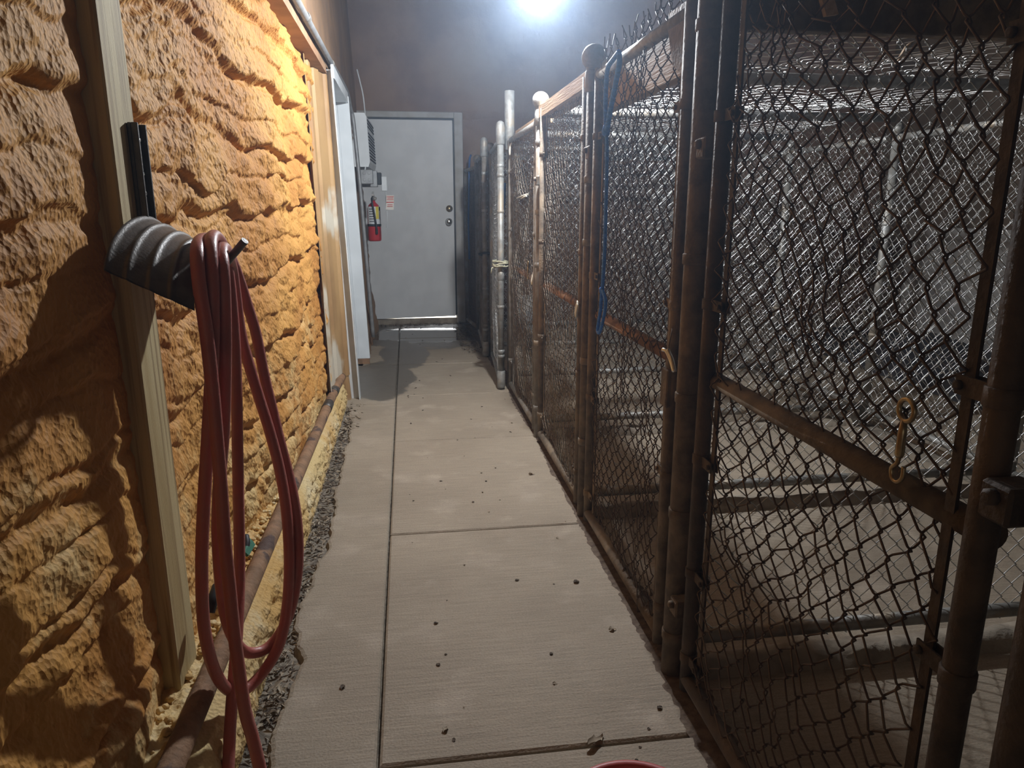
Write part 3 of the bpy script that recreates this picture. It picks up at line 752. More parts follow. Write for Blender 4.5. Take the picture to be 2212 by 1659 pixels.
# ---- junction box and outlet under it
jb = thing('junction_box', (-.30, 6.42, 1.39), 'grey metal junction box below the louvred wall unit', 'electrical box')
mb = MB(); mb.box(-.365, -.265, 6.40, 6.47, 1.385, 1.500, .004); mb.build('box', 'ebox', jb)
for dx, dz in ((-.02, .03), (.02, .03), (-.02, -.025), (.02, -.025)):
    mb = MB(); mb.lathe((-.315 + dx, 6.4, 1.443 + dz), [(.013, 0), (.013, -.002), (.010, -.002)], 12, 'y'); mb.build('knockout', 'ebox', jb)
ob = thing('outlet_box', (-.24, 6.6, 1.36), 'dark socket box with plugged adapter beside the grey junction box', 'electrical box')
mb = MB(); mb.box(-.37, -.235, 6.56, 6.66, 1.365, 1.50, .004); mb.build('box', 'ebox', ob)
mb = MB(); mb.box(-.236, -.200, 6.57, 6.65, 1.385, 1.485, .004); mb.build('outlet_cover', 'black', ob)
mb = MB(); mb.box(-.205, -.155, 6.60, 6.64, 1.33, 1.455, .006); mb.build('plug', 'white', ob)
mb = MB(); mb.tube([(-.17, 6.62, 1.33), (-.165, 6.62, 1.12), (-.175, 6.62, 1.02)], .004, 8); mb.build('plug_cord', 'white', ob)
# ---- inspection tag
tg = thing('inspection_tag', (-.14, 6.60, 1.15), 'small paper tag with red print hanging beside the fire extinguisher', 'tag')
mb = MB(); 
mb.obox((-.135, 6.60, 1.235), (.034, 0, 0), (0, .0012, 0), (.004, 0, .062)); mb.build('tag_card', 'paper', tg)
for k, (dz, w_) in enumerate(((.05, .03), (.038, .026), (.024, .029), (.002, .032), (-.02, .022), (-.034, .024))):
    mb = MB(); mb.obox((-.135 + .004 * dz / .06, 6.598, 1.235 + dz), (w_, 0, 0), (0, .0008, 0), (0, 0, .0028 if k != 3 else .004)); mb.build('printed_line', 'redprint', tg)
# ---- fire extinguisher
EX, EY = -.292, 6.93
fe = thing('fire_extinguisher', (EX, EY, .89), 'red fire extinguisher hung on the brown foam beside the end door', 'fire extinguisher')
mb = MB(); mb.lathe((EX, EY, .89), [(.05, 0), (.058, .006), (.06, .02), (.06, .27), (.056, .30), (.044, .325), (.026, .342), (.018, .35), (.018, .362)], 28); mb.build('cylinder', 'ext_red', fe)
def wrap(r, a0, a1, zA, zB, n=16):
    m2 = MB(); vs = []
    for i in range(n + 1):
        t = a0 + (a1 - a0) * i / n
        vs += [(EX + r * math.cos(t), EY + r * math.sin(t), zA), (EX + r * math.cos(t), EY + r * math.sin(t), zB)]
    m2.add(vs, [(2 * i, 2 * i + 2, 2 * i + 3, 2 * i + 1) for i in range(n)]); return m2
wrap(.0608, -2.6, -.25, 1.045, 1.20).build('paper_label', 'white', fe)
wrap(.0614, -1.25, -.75, 1.09, 1.20).build('yellow_panel', 'yellow', fe)
for k in range(6):
    wrap(.0612, -2.3, -1.55, 1.065 + k * .022, 1.072 + k * .022).build('printed_line', 'dark', fe)
wrap(.0615, -.70, -.35, 1.165, 1.195).build('printed_block', 'dark', fe)
mb = MB(); mb.lathe((EX, EY, 1.022), [(.0605, 0), (.0625, .004), (.0625, .02), (.0605, .024)], 28); mb.build('strap', 'black', fe)
mb = MB(); mb.lathe((EX, EY, 1.25), [(.014, 0), (.02, .006), (.02, .03), (.012, .04), (.012, .055)], 16); mb.build('valve', 'chrome', fe)
mb = MB(); mb.obox((EX + .0, EY - .045, 1.318), (.010, 0, 0), (0, .05, .012), (0, 0, .004)); mb.obox((EX, EY - .045, 1.29), (.010, 0, 0), (0, .045, -.008), (0, 0, .004)); mb.build('handle', 'chrome', fe)
mb = MB(); mb.tube(spline([(EX - .01, EY - .02, 1.275), (EX - .012, EY - .06, 1.262), (EX - .004, EY - .072, 1.20), (EX + .012, EY - .075, 1.09), (EX + .022, EY - .075, 1.0)], 8), .009, 10); mb.lathe((EX + .022, EY - .075, .955), [(.010, 0), (.012, .004), (.011, .05)], 10); mb.build('discharge_hose', 'black', fe)
mb = MB(); mb.lathe((EX + .018, EY - .03, 1.272), [(.015, 0), (.015, -.008), (.011, -.009)], 14, 'y'); mb.build('pressure_gauge', 'chrome', fe)

# ---- odds and ends in the ledge
mb = MB(); mb.add([at_y(527, 1198, 1.86), at_y(532, 1172, 1.92), at_y(546, 1168, 1.95), at_y(552, 1176, 1.93), at_y(538, 1200, 1.84), at_y(533, 1203, 1.84)] , [(0, 1, 2, 3, 4, 5)], False)
vv = [tuple(np.array(q) + np.array((-.01, 0, .012))) for q in mb.v]; mb.add(vv, [(5, 4, 3, 2, 1, 0)] , False)
for i in range(6): mb.f.append([i, (i + 1) % 6, 6 + (i + 1) % 6, 6 + i]); mb.sm.append(False)
tag(mb.build('plastic_scrap', 'green'), 'green plastic scrap wedged behind the rusty pipe', 'scrap')
mb = MB(); mb.tube(spline([at_y(452, 1322, 1.55), at_y(458, 1300, 1.56), at_y(466, 1280, 1.58), at_y(470, 1268, 1.6)], 6), [.008] + [.013] * 16 + [.012, .006], 10) if False else mb.tube(spline([at_y(452, 1322, 1.55), at_y(458, 1300, 1.56), at_y(466, 1280, 1.58), at_y(470, 1268, 1.6)], 6), .013, 10)
tag(mb.build('hose_fitting', 'black'), 'short black fitting lying on the ledge beside the timber post', 'fitting')
mb = MB(); mb.tube(spline([at_y(530, 1190, 1.88), at_y(533, 1172, 1.9), at_y(531, 1158, 1.92)], 6), .009, 10)
tag(mb.build('plastic_scrap', 'black'), 'black curved plastic scrap above the green one', 'scrap')

# ---- red bucket at the bottom edge
BX, BY, BZ = .318, .872, .30
bk = thing('bucket', (BX, BY, 0), 'red round bucket standing at the bottom edge of the aisle', 'bucket')
mb = MB(); mb.lathe((BX, BY, 0), [(.085, 0), (.088, .006), (.112, BZ - .012), (.108, BZ - .012), (.084, .012), (.02, .010)], 40); mb.build('pail', 'bucket', bk)
mb = MB(); t_ = np.linspace(0, 2 * math.pi, 48, endpoint=False)
mb.tube([(BX + .113 * math.cos(t), BY + .113 * math.sin(t), BZ - .008) for t in t_], .0085, 10, False, True); mb.build('rim', 'bucket', bk)

# ================================================================== KENNEL FRONT
def ball_cap(p, x, y, z, r, m):
    mb = MB(); pr = [(r * .62, 0), (r * .62, .006)]
    for a in np.linspace(-1.05, 1.5, 12):
        pr.append((max(r * math.cos(a), .002), .006 + r * .86 + r * math.sin(a)))
    mb.lathe((x, y, z), pr, 24); return mb.build('ball_cap', m, p)
def band(p, x, y, z, r, m='galv_dust', h=.026, name='collar'):
    mb = MB(); mb.lathe((x, y, z), [(r + .0005, 0), (r + .003, .002), (r + .003, h - .002), (r + .0005, h)], 20); return mb.build(name, m, p)
GP = 'fence posts along the aisle'
def fence_post(y, r, top, m, label, capr=0, capm=None, bands=(), bm='galv_dust', x=FX, collar=None):
    t = thing('fence_post', (x, y, 0), label, 'post', GP)
    mb = MB(); mb.tube([(x, y, -.005), (x, y, top)], r, 24); mb.build('tube', m, t)
    if collar: band(t, x, y, top - collar, r + .004, capm or m, collar, 'cap_collar')
    if capr: ball_cap(t, x, y, top, capr, capm or m)
    for z in bands: band(t, x, y, z, r, bm)
    return t
fence_post(P_Y[0], .030, 2.02, 'rust_shaded', 'thick dark post at the right edge of the photo', 0, None, (.3, .9), x=FX + .008)
fence_post(P_Y[1], .0295, 2.05, 'rust', 'thick tall brown post rising past the top edge, right of centre', 0, None, (.10, .44, .74, 1.07, 1.565), 'rust')
fence_post(P_Y[2], .0235, 1.655, 'rust', 'brown post with the larger ball cap beside the blue rope', .044, 'galv_dust', (.3, .62, 1.06, 1.28), collar=.07)
fence_post(P_Y[3], .0225, 1.655, 'galv_dust', 'pale grey post with a ball cap and white collars', .041, 'galv', (.15, .50, .90, 1.16, 1.49), 'galv', collar=.075)
t5 = fence_post(P_Y[4], .0185, 1.60, 'galv_dust', 'post with a tall open grey sleeve sticking up above the fence', 0, None, (1.40, .95), 'galv')
mb = MB(); mb.lathe((FX, P_Y[4], 1.545), [(.0215, 0), (.031, .004), (.031, .35), (.027, .352), (.026, .30)], 24); mb.build('sleeve', 'galv', t5)
fence_post(P_Y[5], .022, 1.60, 'galv_dust', 'far post with a ball cap behind the nearer capped gate upright', .040, 'galv_dust', (.8, 1.3), collar=.09)
fence_post(P_Y[6], .022, 1.58, 'galv_dust', 'last post with a ball cap near the end wall', .040, 'galv_dust', (.8, 1.3), collar=.09)

# ---- gates
GG = 'chain-link gates along the aisle'
def strap(p, x, y, z, r, sgn, m, h=.024):   # flat band round the upright that grips the tension bar
    mb = MB(); mb.lathe((x, y, z), [(r + .0005, 0), (r + .0028, .001), (r + .0028, h - .001), (r + .0005, h)], 16)
    mb.obox((x - .006, y + sgn * (r + .022), z + h / 2), (.0016, 0, 0), (0, .026, 0), (0, 0, h / 2)); mb.obox((x + .010, y + sgn * (r + .022), z + h / 2), (.0016, 0, 0), (0, .026, 0), (0, 0, h / 2))
    mb.lathe((x - .0075, y + sgn * (r + .040), z + h / 2), [(.006, 0), (.006, -.006), (.003, -.007)], 8, 'x')
    return mb.build('tension_band', m, p)
def gate(ya, yb, label, m, mm, zt=1.63, top=True, mid=.82, seed=1, amp=.006, amp2=0.0, barb=0.0, zmesh=None, r=.0185, wr=.0018, bands=(.16, .62, 1.05, 1.40), offa=.10, offb=.10, cap=False, xo=0.0, railm=None, midm=None, sides=4, zb=.05, dx=0.0):
    a, b = ya + offa, yb - offb
    X0 = FX + xo
    t = thing('kennel_gate', (X0, (a + b) / 2, 0), label, 'gate', GG)
    xa, xb = X0 + dx, X0
    def xat(y): return xa + (xb - xa) * (y - a) / (b - a)
    for y, s in ((a, 1), (b, -1)):
        x = xat(y)
        mb = MB(); mb.tube([(x, y, .02), (x, y, zt + .02)], r, 18); mb.build('upright', m, t)
        mb = MB(); mb.obox((x + .004, y + s * .056, (.06 + zt) / 2), (.0025, 0, 0), (0, .0085, 0), (0, 0, (zt - .08) / 2)); mb.build('tension_bar', m, t)
        for z in bands: strap(t, x, y, z, r, s, m)
    if top:
        mb = MB(); mb.tube([(xa, a, zt), (xb, b, zt)], r * .95, 16); mb.build('top_rail', railm or m, t)
    mb = MB(); mb.tube([(xa, a, zb), (xb, b, zb)], r, 16); mb.build('bottom_rail', m, t)
    if mid:
        mb = MB(); mb.tube([(xa + .018, a, mid), (xb + .018, b, mid)], r, 16); mb.build('middle_rail', midm or m, t)
    zm = zmesh or zt
    wire_mesh('wire_mesh', mm, t, (xa + .002, a + .052, .045), (xb - xa, b - a, 0), (0, 0, 1), (b - a) - .104, zm - .045, r=wr, seed=seed, amp=amp, amp2=amp2, barb=barb, sides=sides)
    return t
g1 = gate(P_Y[0], P_Y[1], 'nearest gate, dark rusty bent mesh at the right of the photo', 'rust_shaded', 'mesh_rust', seed=3, amp=.016, amp2=.007, wr=.0019, bands=(.10, .33, .62, .98, 1.37), midm='rust', sides=5)
g2 = gate(P_Y[1], P_Y[2], 'second gate with the blue rope tied to its mesh', 'rust', 'mesh_rust', seed=13, amp=.011, amp2=.005, barb=.03, zmesh=1.69, railm='galv', bands=(.12, .50, .95, 1.42), midm='rail_rust', offb=.085, offa=.107, sides=5)
g3 = gate(P_Y[2], P_Y[3], 'third gate between the two larger ball-capped posts', 'rust', 'mesh_worn', seed=23, amp=.009, amp2=.003, barb=.03, zmesh=1.60, top=False, offa=.09, offb=.09, midm='rail_rust', bands=(.14, .55, 1.02, 1.43))
g4 = gate(P_Y[3], P_Y[4], 'fourth gate between the white-collared post and the tall open sleeve', 'galv_dust', 'mesh_worn', seed=33, amp=.008, amp2=.003, zt=1.60, railm='galv', zmesh=1.60, offa=.08, offb=.08, midm='rail_rust', bands=(.2, 1.05, 1.40))
g5 = gate(P_Y[4], P_Y[5], 'fifth gate standing ajar with a rope-wrapped capped upright', 'galv', 'mesh_galv', seed=43, zt=1.60, zmesh=1.58, mid=None, offa=-.03, offb=.125, dx=-.062, bands=(.25, 1.38), r=.0205)
g6 = gate(P_Y[5], P_Y[6], 'sixth gate ajar near the end wall with a dark capped upright', 'galv_dust', 'mesh_worn', seed=53, zt=1.60, zmesh=1.58, mid=None, offa=-.03, offb=.08, dx=-.05, bands=(.25, 1.38), r=.0205)
g7 = gate(P_Y[6], END, 'last gate with blue strip, hard against the end wall', 'galv_dust', 'mesh_rust', seed=63, zt=1.55, zmesh=1.55, mid=None, offa=.07, offb=.08, xo=-.055, dx=.055, bands=(.25, 1.38))
# round end caps, fork latches and rope of the two gates that stand ajar
for g, xx, yy_, m_, rope in ((g5, FX - .062, P_Y[4] - .03, 'galv', True), (g6, FX - .05, P_Y[5] - .03, 'galv', False)):
    mb = MB(); mb.lathe((xx, yy_, 1.575), [(.022, 0), (.029, .004), (.029, .11), (.022, .132), (.008, .142)], 20); mb.build('end_cap', m_, g)
    mb = MB(); mb.lathe((xx, yy_, 0.006), [(.008, 0), (.024, .006), (.027, .02), (.027, .12), (.022, .124)], 20); mb.build('end_cap', m_, g)
    for z in (.22, .55, 1.16, 1.44): band(g, xx, yy_, z, .0205, m_, .02)
    t_ = np.linspace(0.2, math.pi * 1.8, 20)
    mb = MB(); mb.tube([(xx + .046 * math.cos(t), yy_ + .046 * math.sin(t), .835 - .012 * math.sin(t)) for t in t_], .0095, 10); fk = mb.build('fork_latch', 'black' if not rope else 'bar', g)
    if rope:
        pts = []
        rr_ = random.Random(5)
        for k in range(90):
            t = k * .36; pts.append((xx + (.050 + .006 * rr_.random()) * math.cos(t), yy_ + (.050 + .006 * rr_.random()) * math.sin(t), .838 + .016 * math.sin(k * .13) + .008 * rr_.random()))
        pts += [(xx - .062, yy_ - .02, .815), (xx - .066, yy_ - .02, .78)]
        mb = MB(); mb.tube(pts, .0042, 6); rw = mb.build('rope_binding', 'ropew', g); rw['label'] = 'frayed pale rope bound round the latch'
        band(g, xx, yy_, .735, .0205, 'galv', .055)
# corner plate of the second gate
mb = MB(); mb.add([(FX - .012, 1.735, 1.655), (FX - .012, 1.735, 1.50), (FX - .012, 1.80, 1.53), (FX - .012, 1.845, 1.62), (FX - .012, 1.845, 1.655)], [(0, 1, 2, 3, 4)], False)
vv = [(x + .004, y, z) for x, y, z in mb.v]; mb.add(vv, [(4, 3, 2, 1, 0)], False)
for i in range(5): mb.f.append([i, 5 + i, 5 + (i + 1) % 5, (i + 1) % 5]); mb.sm.append(False)
mb.build('corner_plate', 'rust', g2)

# ---- latch hardware: bolted hinge clamps
def hinge(g, y, z, x=FX, m='rust'):
    mb = MB(); mb.box(x - .03, x + .02, y - .022, y + .022, z, z + .045, .004); hg = mb.build('hinge_clamp', m, g)
    mb = MB(); mb.lathe((x - .03, y, z + .03), [(.010, 0), (.010, -.008), (.006, -.012)], 8, 'x'); mb.build('hinge_bolt', m, hg)
hinge(g1, P_Y[1] - .052, 1.30); hinge(g1, P_Y[1] - .052, .20); hinge(g3, P_Y[3] - .05, 1.30, m='galv_dust'); hinge(g2, P_Y[2] - .045, 1.36); hinge(g1, P_Y[0] + .06, .86, m='rust_shaded')
mb = MB(); mb.box(FX - .022, FX + .016, 1.700, 1.745, .70, .80, .003); mb.build('latch_block', 'rust', g2)

# ---- clips
def snap(loc, label, m, s=1.0, yaw=0.0):
    c = np.array(loc); t = thing('snap_hook', tuple(c), label, 'clip')
    mb = MB(); a = np.linspace(0, 2 * math.pi, 24, endpoint=False)
    mb.tube([c + s * np.array((0, .013 * math.cos(q), .013 * math.sin(q))) for q in a], .0032 * s, 8, False, True); mb.build('eye', m, t)
    mb = MB(); mb.lathe(tuple(c + s * np.array((0, .002, -.058))), [(.004 * s, 0), (.0055 * s, .004 * s), (.005 * s, .030 * s), (.0035 * s, .046 * s)], 10); mb.build('shank', m, t)
    mb = MB(); mb.tube(spline([c + s * np.array(q) for q in ((0, .002, -.056), (0, .004, -.066), (0, .012, -.075), (0, .009, -.086), (0, 0, -.088), (0, -.008, -.08), (0, -.008, -.066))], 5), .0028 * s, 8); mb.build('hook', m, t)
    return t
snap((FX - .012, .838, .938), 'brass snap hook hanging on the mesh of the nearest gate', 'brass', 1.15)
snap((FX - .010, 3.93, .90), 'small brass snap hook on the fourth gate mesh', 'brass', 1.0)
def wclip(px, py, y, label, m, s=1.0):
    c = at_y(px, py, y); t = thing('gate_clip', tuple(c), label, 'clip')
    mb = MB()
    for sg in (1, -1):
        mb.tube(spline([c + s * np.array(q) for q in ((-.003, -sg * .012 + .006, .022), (-.008, sg * .007, .012), (-.012, sg * .008, -.012), (-.012, 0, -.030))], 6), .0042 * s, 8)
    mb.build('jaw', m, t)
    mb = MB(); mb.tube([c + s * np.array((.012, 0, .018)), c + s * np.array((-.004, 0, .014))], .0035 * s, 8); mb.build('clip_pin', m, t)
wclip(1252, 666, 2.70, 'white clip on the brown ball-capped post', 'clip', 1.1)
wclip(1155, 600, 3.75, 'white clip on the pale ball-capped post', 'clip', 1.15)
wclip(1107, 320, 4.60, 'white clip near the top of the fourth gate', 'clip', 1.3)
cc = at_y(1455, 770, 1.665); cl = thing('gate_clip', tuple(cc), 'shiny steel forked clip beside the thick tall post', 'clip')
for a, b, c_, d_ in (((-.018, .030, .012), (-.012, .018, .010), (-.006, 0, -.012), (-.004, -.018, -.034)), ((-.014, .004, .018), (-.012, 0, .010), (-.008, -.012, -.006), (-.004, -.022, -.034))):
    mb = MB(); mb.tube(spline([cc + np.array(q) for q in (a, b, c_, d_)], 6), .0048, 10); mb.build('jaw', 'chrome', cl)
mb = MB(); mb.tube(spline([cc + np.array(q) for q in ((-.012, .006, .014), (-.010, .002, .045), (.0, .02, .062), (.006, .04, .062))], 6), .0016, 6); mb.build('clip_wire', 'rust', cl)
# pale twigs stuck in the fourth gate
for k, (p0, p1) in enumerate((((1117, 428), (1140, 419)), ((1124, 430), (1137, 423)))):
    mb = MB(); mb.tube([at_y(*p0, 4.28 - .02 * k), at_y(*p1, 4.02 - .02 * k)], .005, 6)
    tag(mb.build('twig', 'clip'), ('upper longer', 'lower shorter')[k] + ' pale twig stuck in the fourth gate mesh', 'twig')

# ---- blue rope
br = thing('blue_rope', (FX - .02, 2.42, .77), 'bright blue rope hanging from the top of the second gate', 'rope')
def ropeP(px, py, x=FX - .028):
    r = _fw * _f + _rt * (px - 1106) + _up * (829.5 - py); return CAMP + r * (x / r[0])
mb = MB()
mb.tube(spline([ropeP(1337, 112), ropeP(1325, 128), ropeP(1313, 148), ropeP(1309, 190), ropeP(1308, 240), ropeP(1309, 282)], 8), .0075, 8)
mb.tube(spline([ropeP(1337, 112), ropeP(1338, 135), ropeP(1330, 180), ropeP(1320, 230), ropeP(1311, 282)], 8), .0085, 8)
mb.tube(spline([ropeP(1310, 280), ropeP(1311, 330), ropeP(1309, 430), ropeP(1306, 540), ropeP(1301, 626)], 8), .0062, 8)
mb.tube(spline([ropeP(1301, 626), ropeP(1308, 650), ropeP(1305, 680), ropeP(1296, 716), ropeP(1291, 712), ropeP(1297, 670), ropeP(1299, 640), ropeP(1301, 626)], 6), .006, 8)
mb.build('cord', 'blue', br)
mb = MB(); c = ropeP(1309, 283); mb.lathe(tuple(c), [(.003, -.018), (.012, -.012), (.014, 0), (.009, .016), (.004, .022)], 12); c = ropeP(1300, 627); mb.lathe(tuple(c), [(.003, -.012), (.009, -.006), (.009, .006), (.003, .012)], 12); mb.build('knot', 'blue', br)
mb = MB(); mb.tube(spline([at_y(1091, 395, 4.95), at_y(1088, 450, 4.95), at_y(1084, 520, 4.95), at_y(1079, 600, 4.95)], 6), .008, 8)
tag(mb.build('hanging_rope', 'bluedk'), 'dark blue cord hanging behind the rope-wrapped gate upright', 'cord')
mb = MB(); mb.tube(spline([at_y(1017, 335, 7.36), at_y(1014, 350, 7.33), at_y(1013, 420, 7.33), at_y(1012, 480, 7.33), at_y(1014, 560, 7.33)], 6), .010, 8)
tag(mb.build('hanging_rope', 'bluedk'), 'blue cord hanging on the last gate by the end wall', 'cord')

# ---- timber beams along the top of the front
bm_ = 'timber beams over the gates'
def beam(y0, y1, x0, x1, z0, z1, label, z01=None, z11=None):
    mb = MB(); 
    z01 = z0 if z01 is None else z01; z11 = z1 if z11 is None else z11
    mb.add([(x0, y0, z0), (x1, y0, z0), (x1, y0, z1), (x0, y0, z1), (x0, y1, z01), (x1, y1, z01), (x1, y1, z11), (x0, y1, z11)], [(0, 1, 2, 3), (7, 6, 5, 4), (0, 4, 5, 1), (1, 5, 6, 2), (2, 6, 7, 3), (3, 7, 4, 0)], False)
    tag(mb.build('timber_beam', 'beam'), label, 'beam', bm_)
beam(P_Y[1] + .05, P_Y[2] + .02, FX + .035, FX + .072, 1.52, 1.655, 'timber beam behind the top rail of the second gate')
beam(P_Y[2] + .03, P_Y[3] - .03, FX - .015, FX + .072, 1.612, 1.665, 'timber beam resting above the third gate')
beam(P_Y[3] + .04, P_Y[4] - .05, FX + .03, FX + .072, 1.60, 1.655, 'timber beam behind the fourth gate rail')
beam(P_Y[4] + .05, P_Y[5] - .04, FX + .03, FX + .072, 1.585, 1.635, 'timber beam above the gate that stands ajar')

# ================================================================== PENS BEHIND THE FRONT
GD = 'chain-link dividers between the pens'
names = ['nearest divider under the dark top board', 'second divider with the brightly lit top rail', 'third divider inside the pens', 'fourth divider inside the pens', 'fifth divider inside the pens', 'last divider inside the pens']
for k, yk in enumerate(P_Y[1:]):
    t = thing('pen_divider', (1.6, yk, .1), names[k] + ', chain-link on grey pipes', 'divider', GD)
    zt = 1.645
    if k == 0:
        mb = MB(); mb.box(.735, 2.5, yk - .015, yk + .022, 1.57, 1.66, .003); mb.build('top_board', 'rust', t)
    else:
        mb = MB(); mb.tube([(.735, yk, zt), (2.52, yk, zt)], .0215, 16); mb.build('top_rail', 'galv', t)
    mb = MB(); mb.tube([(.70, yk, .098), (2.52, yk, .098)], .0195, 16); mb.build('bottom_rail', 'galv', t)
    for j, x in enumerate(((.95, 1.36, 1.86, 2.2) if k else (1.75,))):
        for z, rr_ in ((zt, .0215), (.098, .0195)):
            if k == 0 and z > 1: continue
            a = np.linspace(.2, math.pi * 1.6, 14)
            mb = MB(); mb.tube([(x + .004 * i / 14, yk + (rr_ + .003) * math.cos(q), z + (rr_ + .003) * math.sin(q)) for i, q in enumerate(a)], .0026, 6); mb.build('tie_wire', 'galv', t)
    wire_mesh('wire_mesh', 'mesh_galv', t, (.72, yk + .004, .075), (1, 0, 0), (0, 0, 1), 1.79, 1.53, r=.00165, seed=200 + 7 * k, amp=.004, sides=4)
GB = 'back posts of the pens'
bl_ = ['back post of the nearest pen beside the dark gate upright', 'bright back post standing in the middle of the right half', 'back post left of the bright one, one pen farther', 'back post two pens beyond the bright one', 'back post three pens beyond the bright one', 'farthest back post by the end wall']
for k, yk in enumerate(P_Y[1:]):
    t = thing('back_post', (BACKX, yk, 0), bl_[k], 'post', GB)
    mb = MB(); mb.tube([(BACKX, yk, 0), (BACKX, yk, 1.60)], .0235, 18); mb.build('tube', 'galv', t)
    mb = MB(); mb.lathe((BACKX, yk, 1.60), [(.026, -.03), (.027, 0), (.02, .02), (.006, .03)], 18); mb.build('post_cap', 'galv', t)
    for z in (.5, 1.1): band(t, BACKX, yk, z, .0235, 'galv', .018)
GK = 'chain-link back fences of the pens'
GR = 'chain-link roof panels of the pens'
where = ['nearest pen', 'second pen', 'third pen', 'fourth pen', 'fifth pen', 'pen by the end wall']
for k, (a, b) in enumerate(zip(P_Y[1:], P_Y[2:] + [END])):
    t = thing('chain_link_fence', (BACKX, (a + b) / 2, 0), 'chain-link back fence of the ' + where[k], 'fence', GK)
    mb = MB(); mb.tube([(BACKX, a + .03, 1.55), (BACKX, b - .03, 1.55)], .017, 12); mb.build('top_rail', 'galv', t)
    mb = MB(); mb.tube([(BACKX, a + .03, .08), (BACKX, b - .03, .08)], .017, 12); mb.build('bottom_rail', 'galv', t)
    wire_mesh('wire_mesh', 'mesh_galv', t, (BACKX + .005, a + .03, .06), (0, 1, 0), (0, 0, 1), (b - a) - .06, 1.48, seed=300 + k, amp=.003, sides=3)
    o = wire_mesh('roof_mesh', 'mesh_galv', None, (.735, a + .025, 1.672), (1, 0, 0), (0, 1, 0), 1.77, (b - a) - .05, seed=400 + 3 * k, p=.042, hv=.045, amp=.012, sides=4, sag=.022, r=.0017)
    tag(o, 'sagging chain-link roof over the ' + where[k], 'roof mesh', GR)
# nearest roof, above the first gate
t = thing('chain_link_fence', (BACKX, 1.1, 0), 'chain-link back fence at the right edge', 'fence', GK)
mb = MB(); mb.tube([(BACKX, .3, .08), (BACKX, P_Y[1] - .03, .08)], .017, 12); mb.build('bottom_rail', 'galv', t)
wire_mesh('wire_mesh', 'mesh_galv', t, (BACKX + .005, .3, .06), (0, 1, 0), (0, 0, 1), P_Y[1] - .33, 1.48, seed=310, amp=.003, sides=3)

# loose sticks caught in the roof
mb = MB(); a = at_y(1775, -40, 1.50); b = at_y(1795, 34, 1.50); mb.obox((a + b) / 2, (b - a) / 2, (.013, 0, .002), (0, .006, 0)); tag(mb.build('wood_lath', 'beam'), 'broken pale lath hanging by the top board of the nearest divider', 'lath')
mb = MB(); a = at_y(1962, 95, 1.85); b = at_y(1938, 135, 1.85); mb.obox((a + b) / 2, (b - a) / 2, (.006, 0, .004), (0, .004, 0)); tag(mb.build('wood_splinter', 'beam'), 'small brown splinter caught in the roof mesh', 'splinter')

# things in and beyond the pens
WX, WY = 1.18, 7.15
wb = thing('pail', (WX, WY, 0), 'white pail in the far pen, seen through the fourth gate', 'bucket')
mb = MB(); mb.lathe((WX, WY, 0), [(.085, 0), (.09, .004), (.105, .33), (.10, .33), (.085, .01), (.01, .01)], 28); mb.build('body', 'white', wb)
mb = MB(); t_ = np.linspace(0, 2 * math.pi, 32, endpoint=False); mb.tube([(WX + .106 * math.cos(q), WY + .106 * math.sin(q), .322) for q in t_], .006, 8, False, True); mb.build('rim', 'white', wb)
gx, gy = np.meshgrid(np.linspace(3.4, 4.5, 70), np.linspace(3.1, 6.4, 120), indexing='ij')
hz = (0.34 * fbm(gx * 2.2, gy * 2.2, 501, 4) * np.clip(np.sin(np.pi * np.clip((gx - 3.4) / 1.1, 0, 1)), 0, 1) ** .6 * np.clip(np.sin(np.pi * np.clip((gy - 3.1) / 3.3, 0, 1)), 0, 1) ** .5)
mb = MB(); mb.grid(np.stack([gx, gy, hz + .002], -1)); tag(mb.build('tarp', 'tarp'), 'dark crumpled heap on the ground beyond the back posts', 'tarp')
gy, gz = np.meshgrid(np.linspace(4.35, 6.3, 90), np.linspace(.05, 1.02, 50), indexing='ij')
mb = MB(); mb.grid(np.stack([4.62 + .05 * fbm(gy * 6, gz * 6, 511, 3), gy, gz], -1)); mb.grid(np.stack([4.72 + .0 * gy, gy, gz], -1)[::-1]); 
tag(mb.build('cloth_sheet', 'block'), 'pale grey sheet hanging beyond the back posts', 'sheet')

# ================================================================== LITTER
def leaf_mesh(seed, l=.03, w=.011):
    rg = np.random.default_rng(seed); n = 9
    vs = []; 
    for i in range(n):
        t = i / (n - 1); ww = w * math.sin(math.pi * min(max(t, .03), .97)) ** .8 * (.8 + .4 * rg.random())
        zc = .004 + .006 * math.sin(math.pi * t * 1.3 + rg.random()) * (1 if seed % 2 else .5)
        vs += [(l * (t - .5), -ww, abs(zc) + .004 * rg.random()), (l * (t - .5), 0, abs(zc) * .4), (l * (t - .5), ww, abs(zc) + .004 * rg.random())]
    fs = []
    for i in range(n - 1):
        for k in range(2): fs.append((i * 3 + k, i * 3 + k + 1, i * 3 + 4 + k, i * 3 + 3 + k))
    me = bpy.data.meshes.new('dry_leaf'); me.from_pydata(vs, [], fs); me.update()
    for p in me.polygons: p.use_smooth = True
    return me
def floor_pt(px, py):
    r = _fw * _f + _rt * (px - 1106) + _up * (829.5 - py); return CAMP + r * (-1.2 / r[2])
lmesh = [leaf_mesh(s, *((.042, .0065) if s == 1 else (.03, .010))) for s in range(6)]
def leaf(me, loc, rot, sc, m, label, group=None):
    o = bpy.data.objects.new('dry_leaf', me.copy() if False else me); COL.objects.link(o)
    if not me.materials: me.materials.append(M[m])
    o.location = loc; o.rotation_euler = (0, 0, rot); o.scale = (sc,) * 3
    return tag(o, label, 'leaf', group)
for me, m in zip(lmesh, ('leafdk', 'leaf', 'leafdk', 'leaf', 'leafdk', 'leafdk')): me.materials.append(M[m])
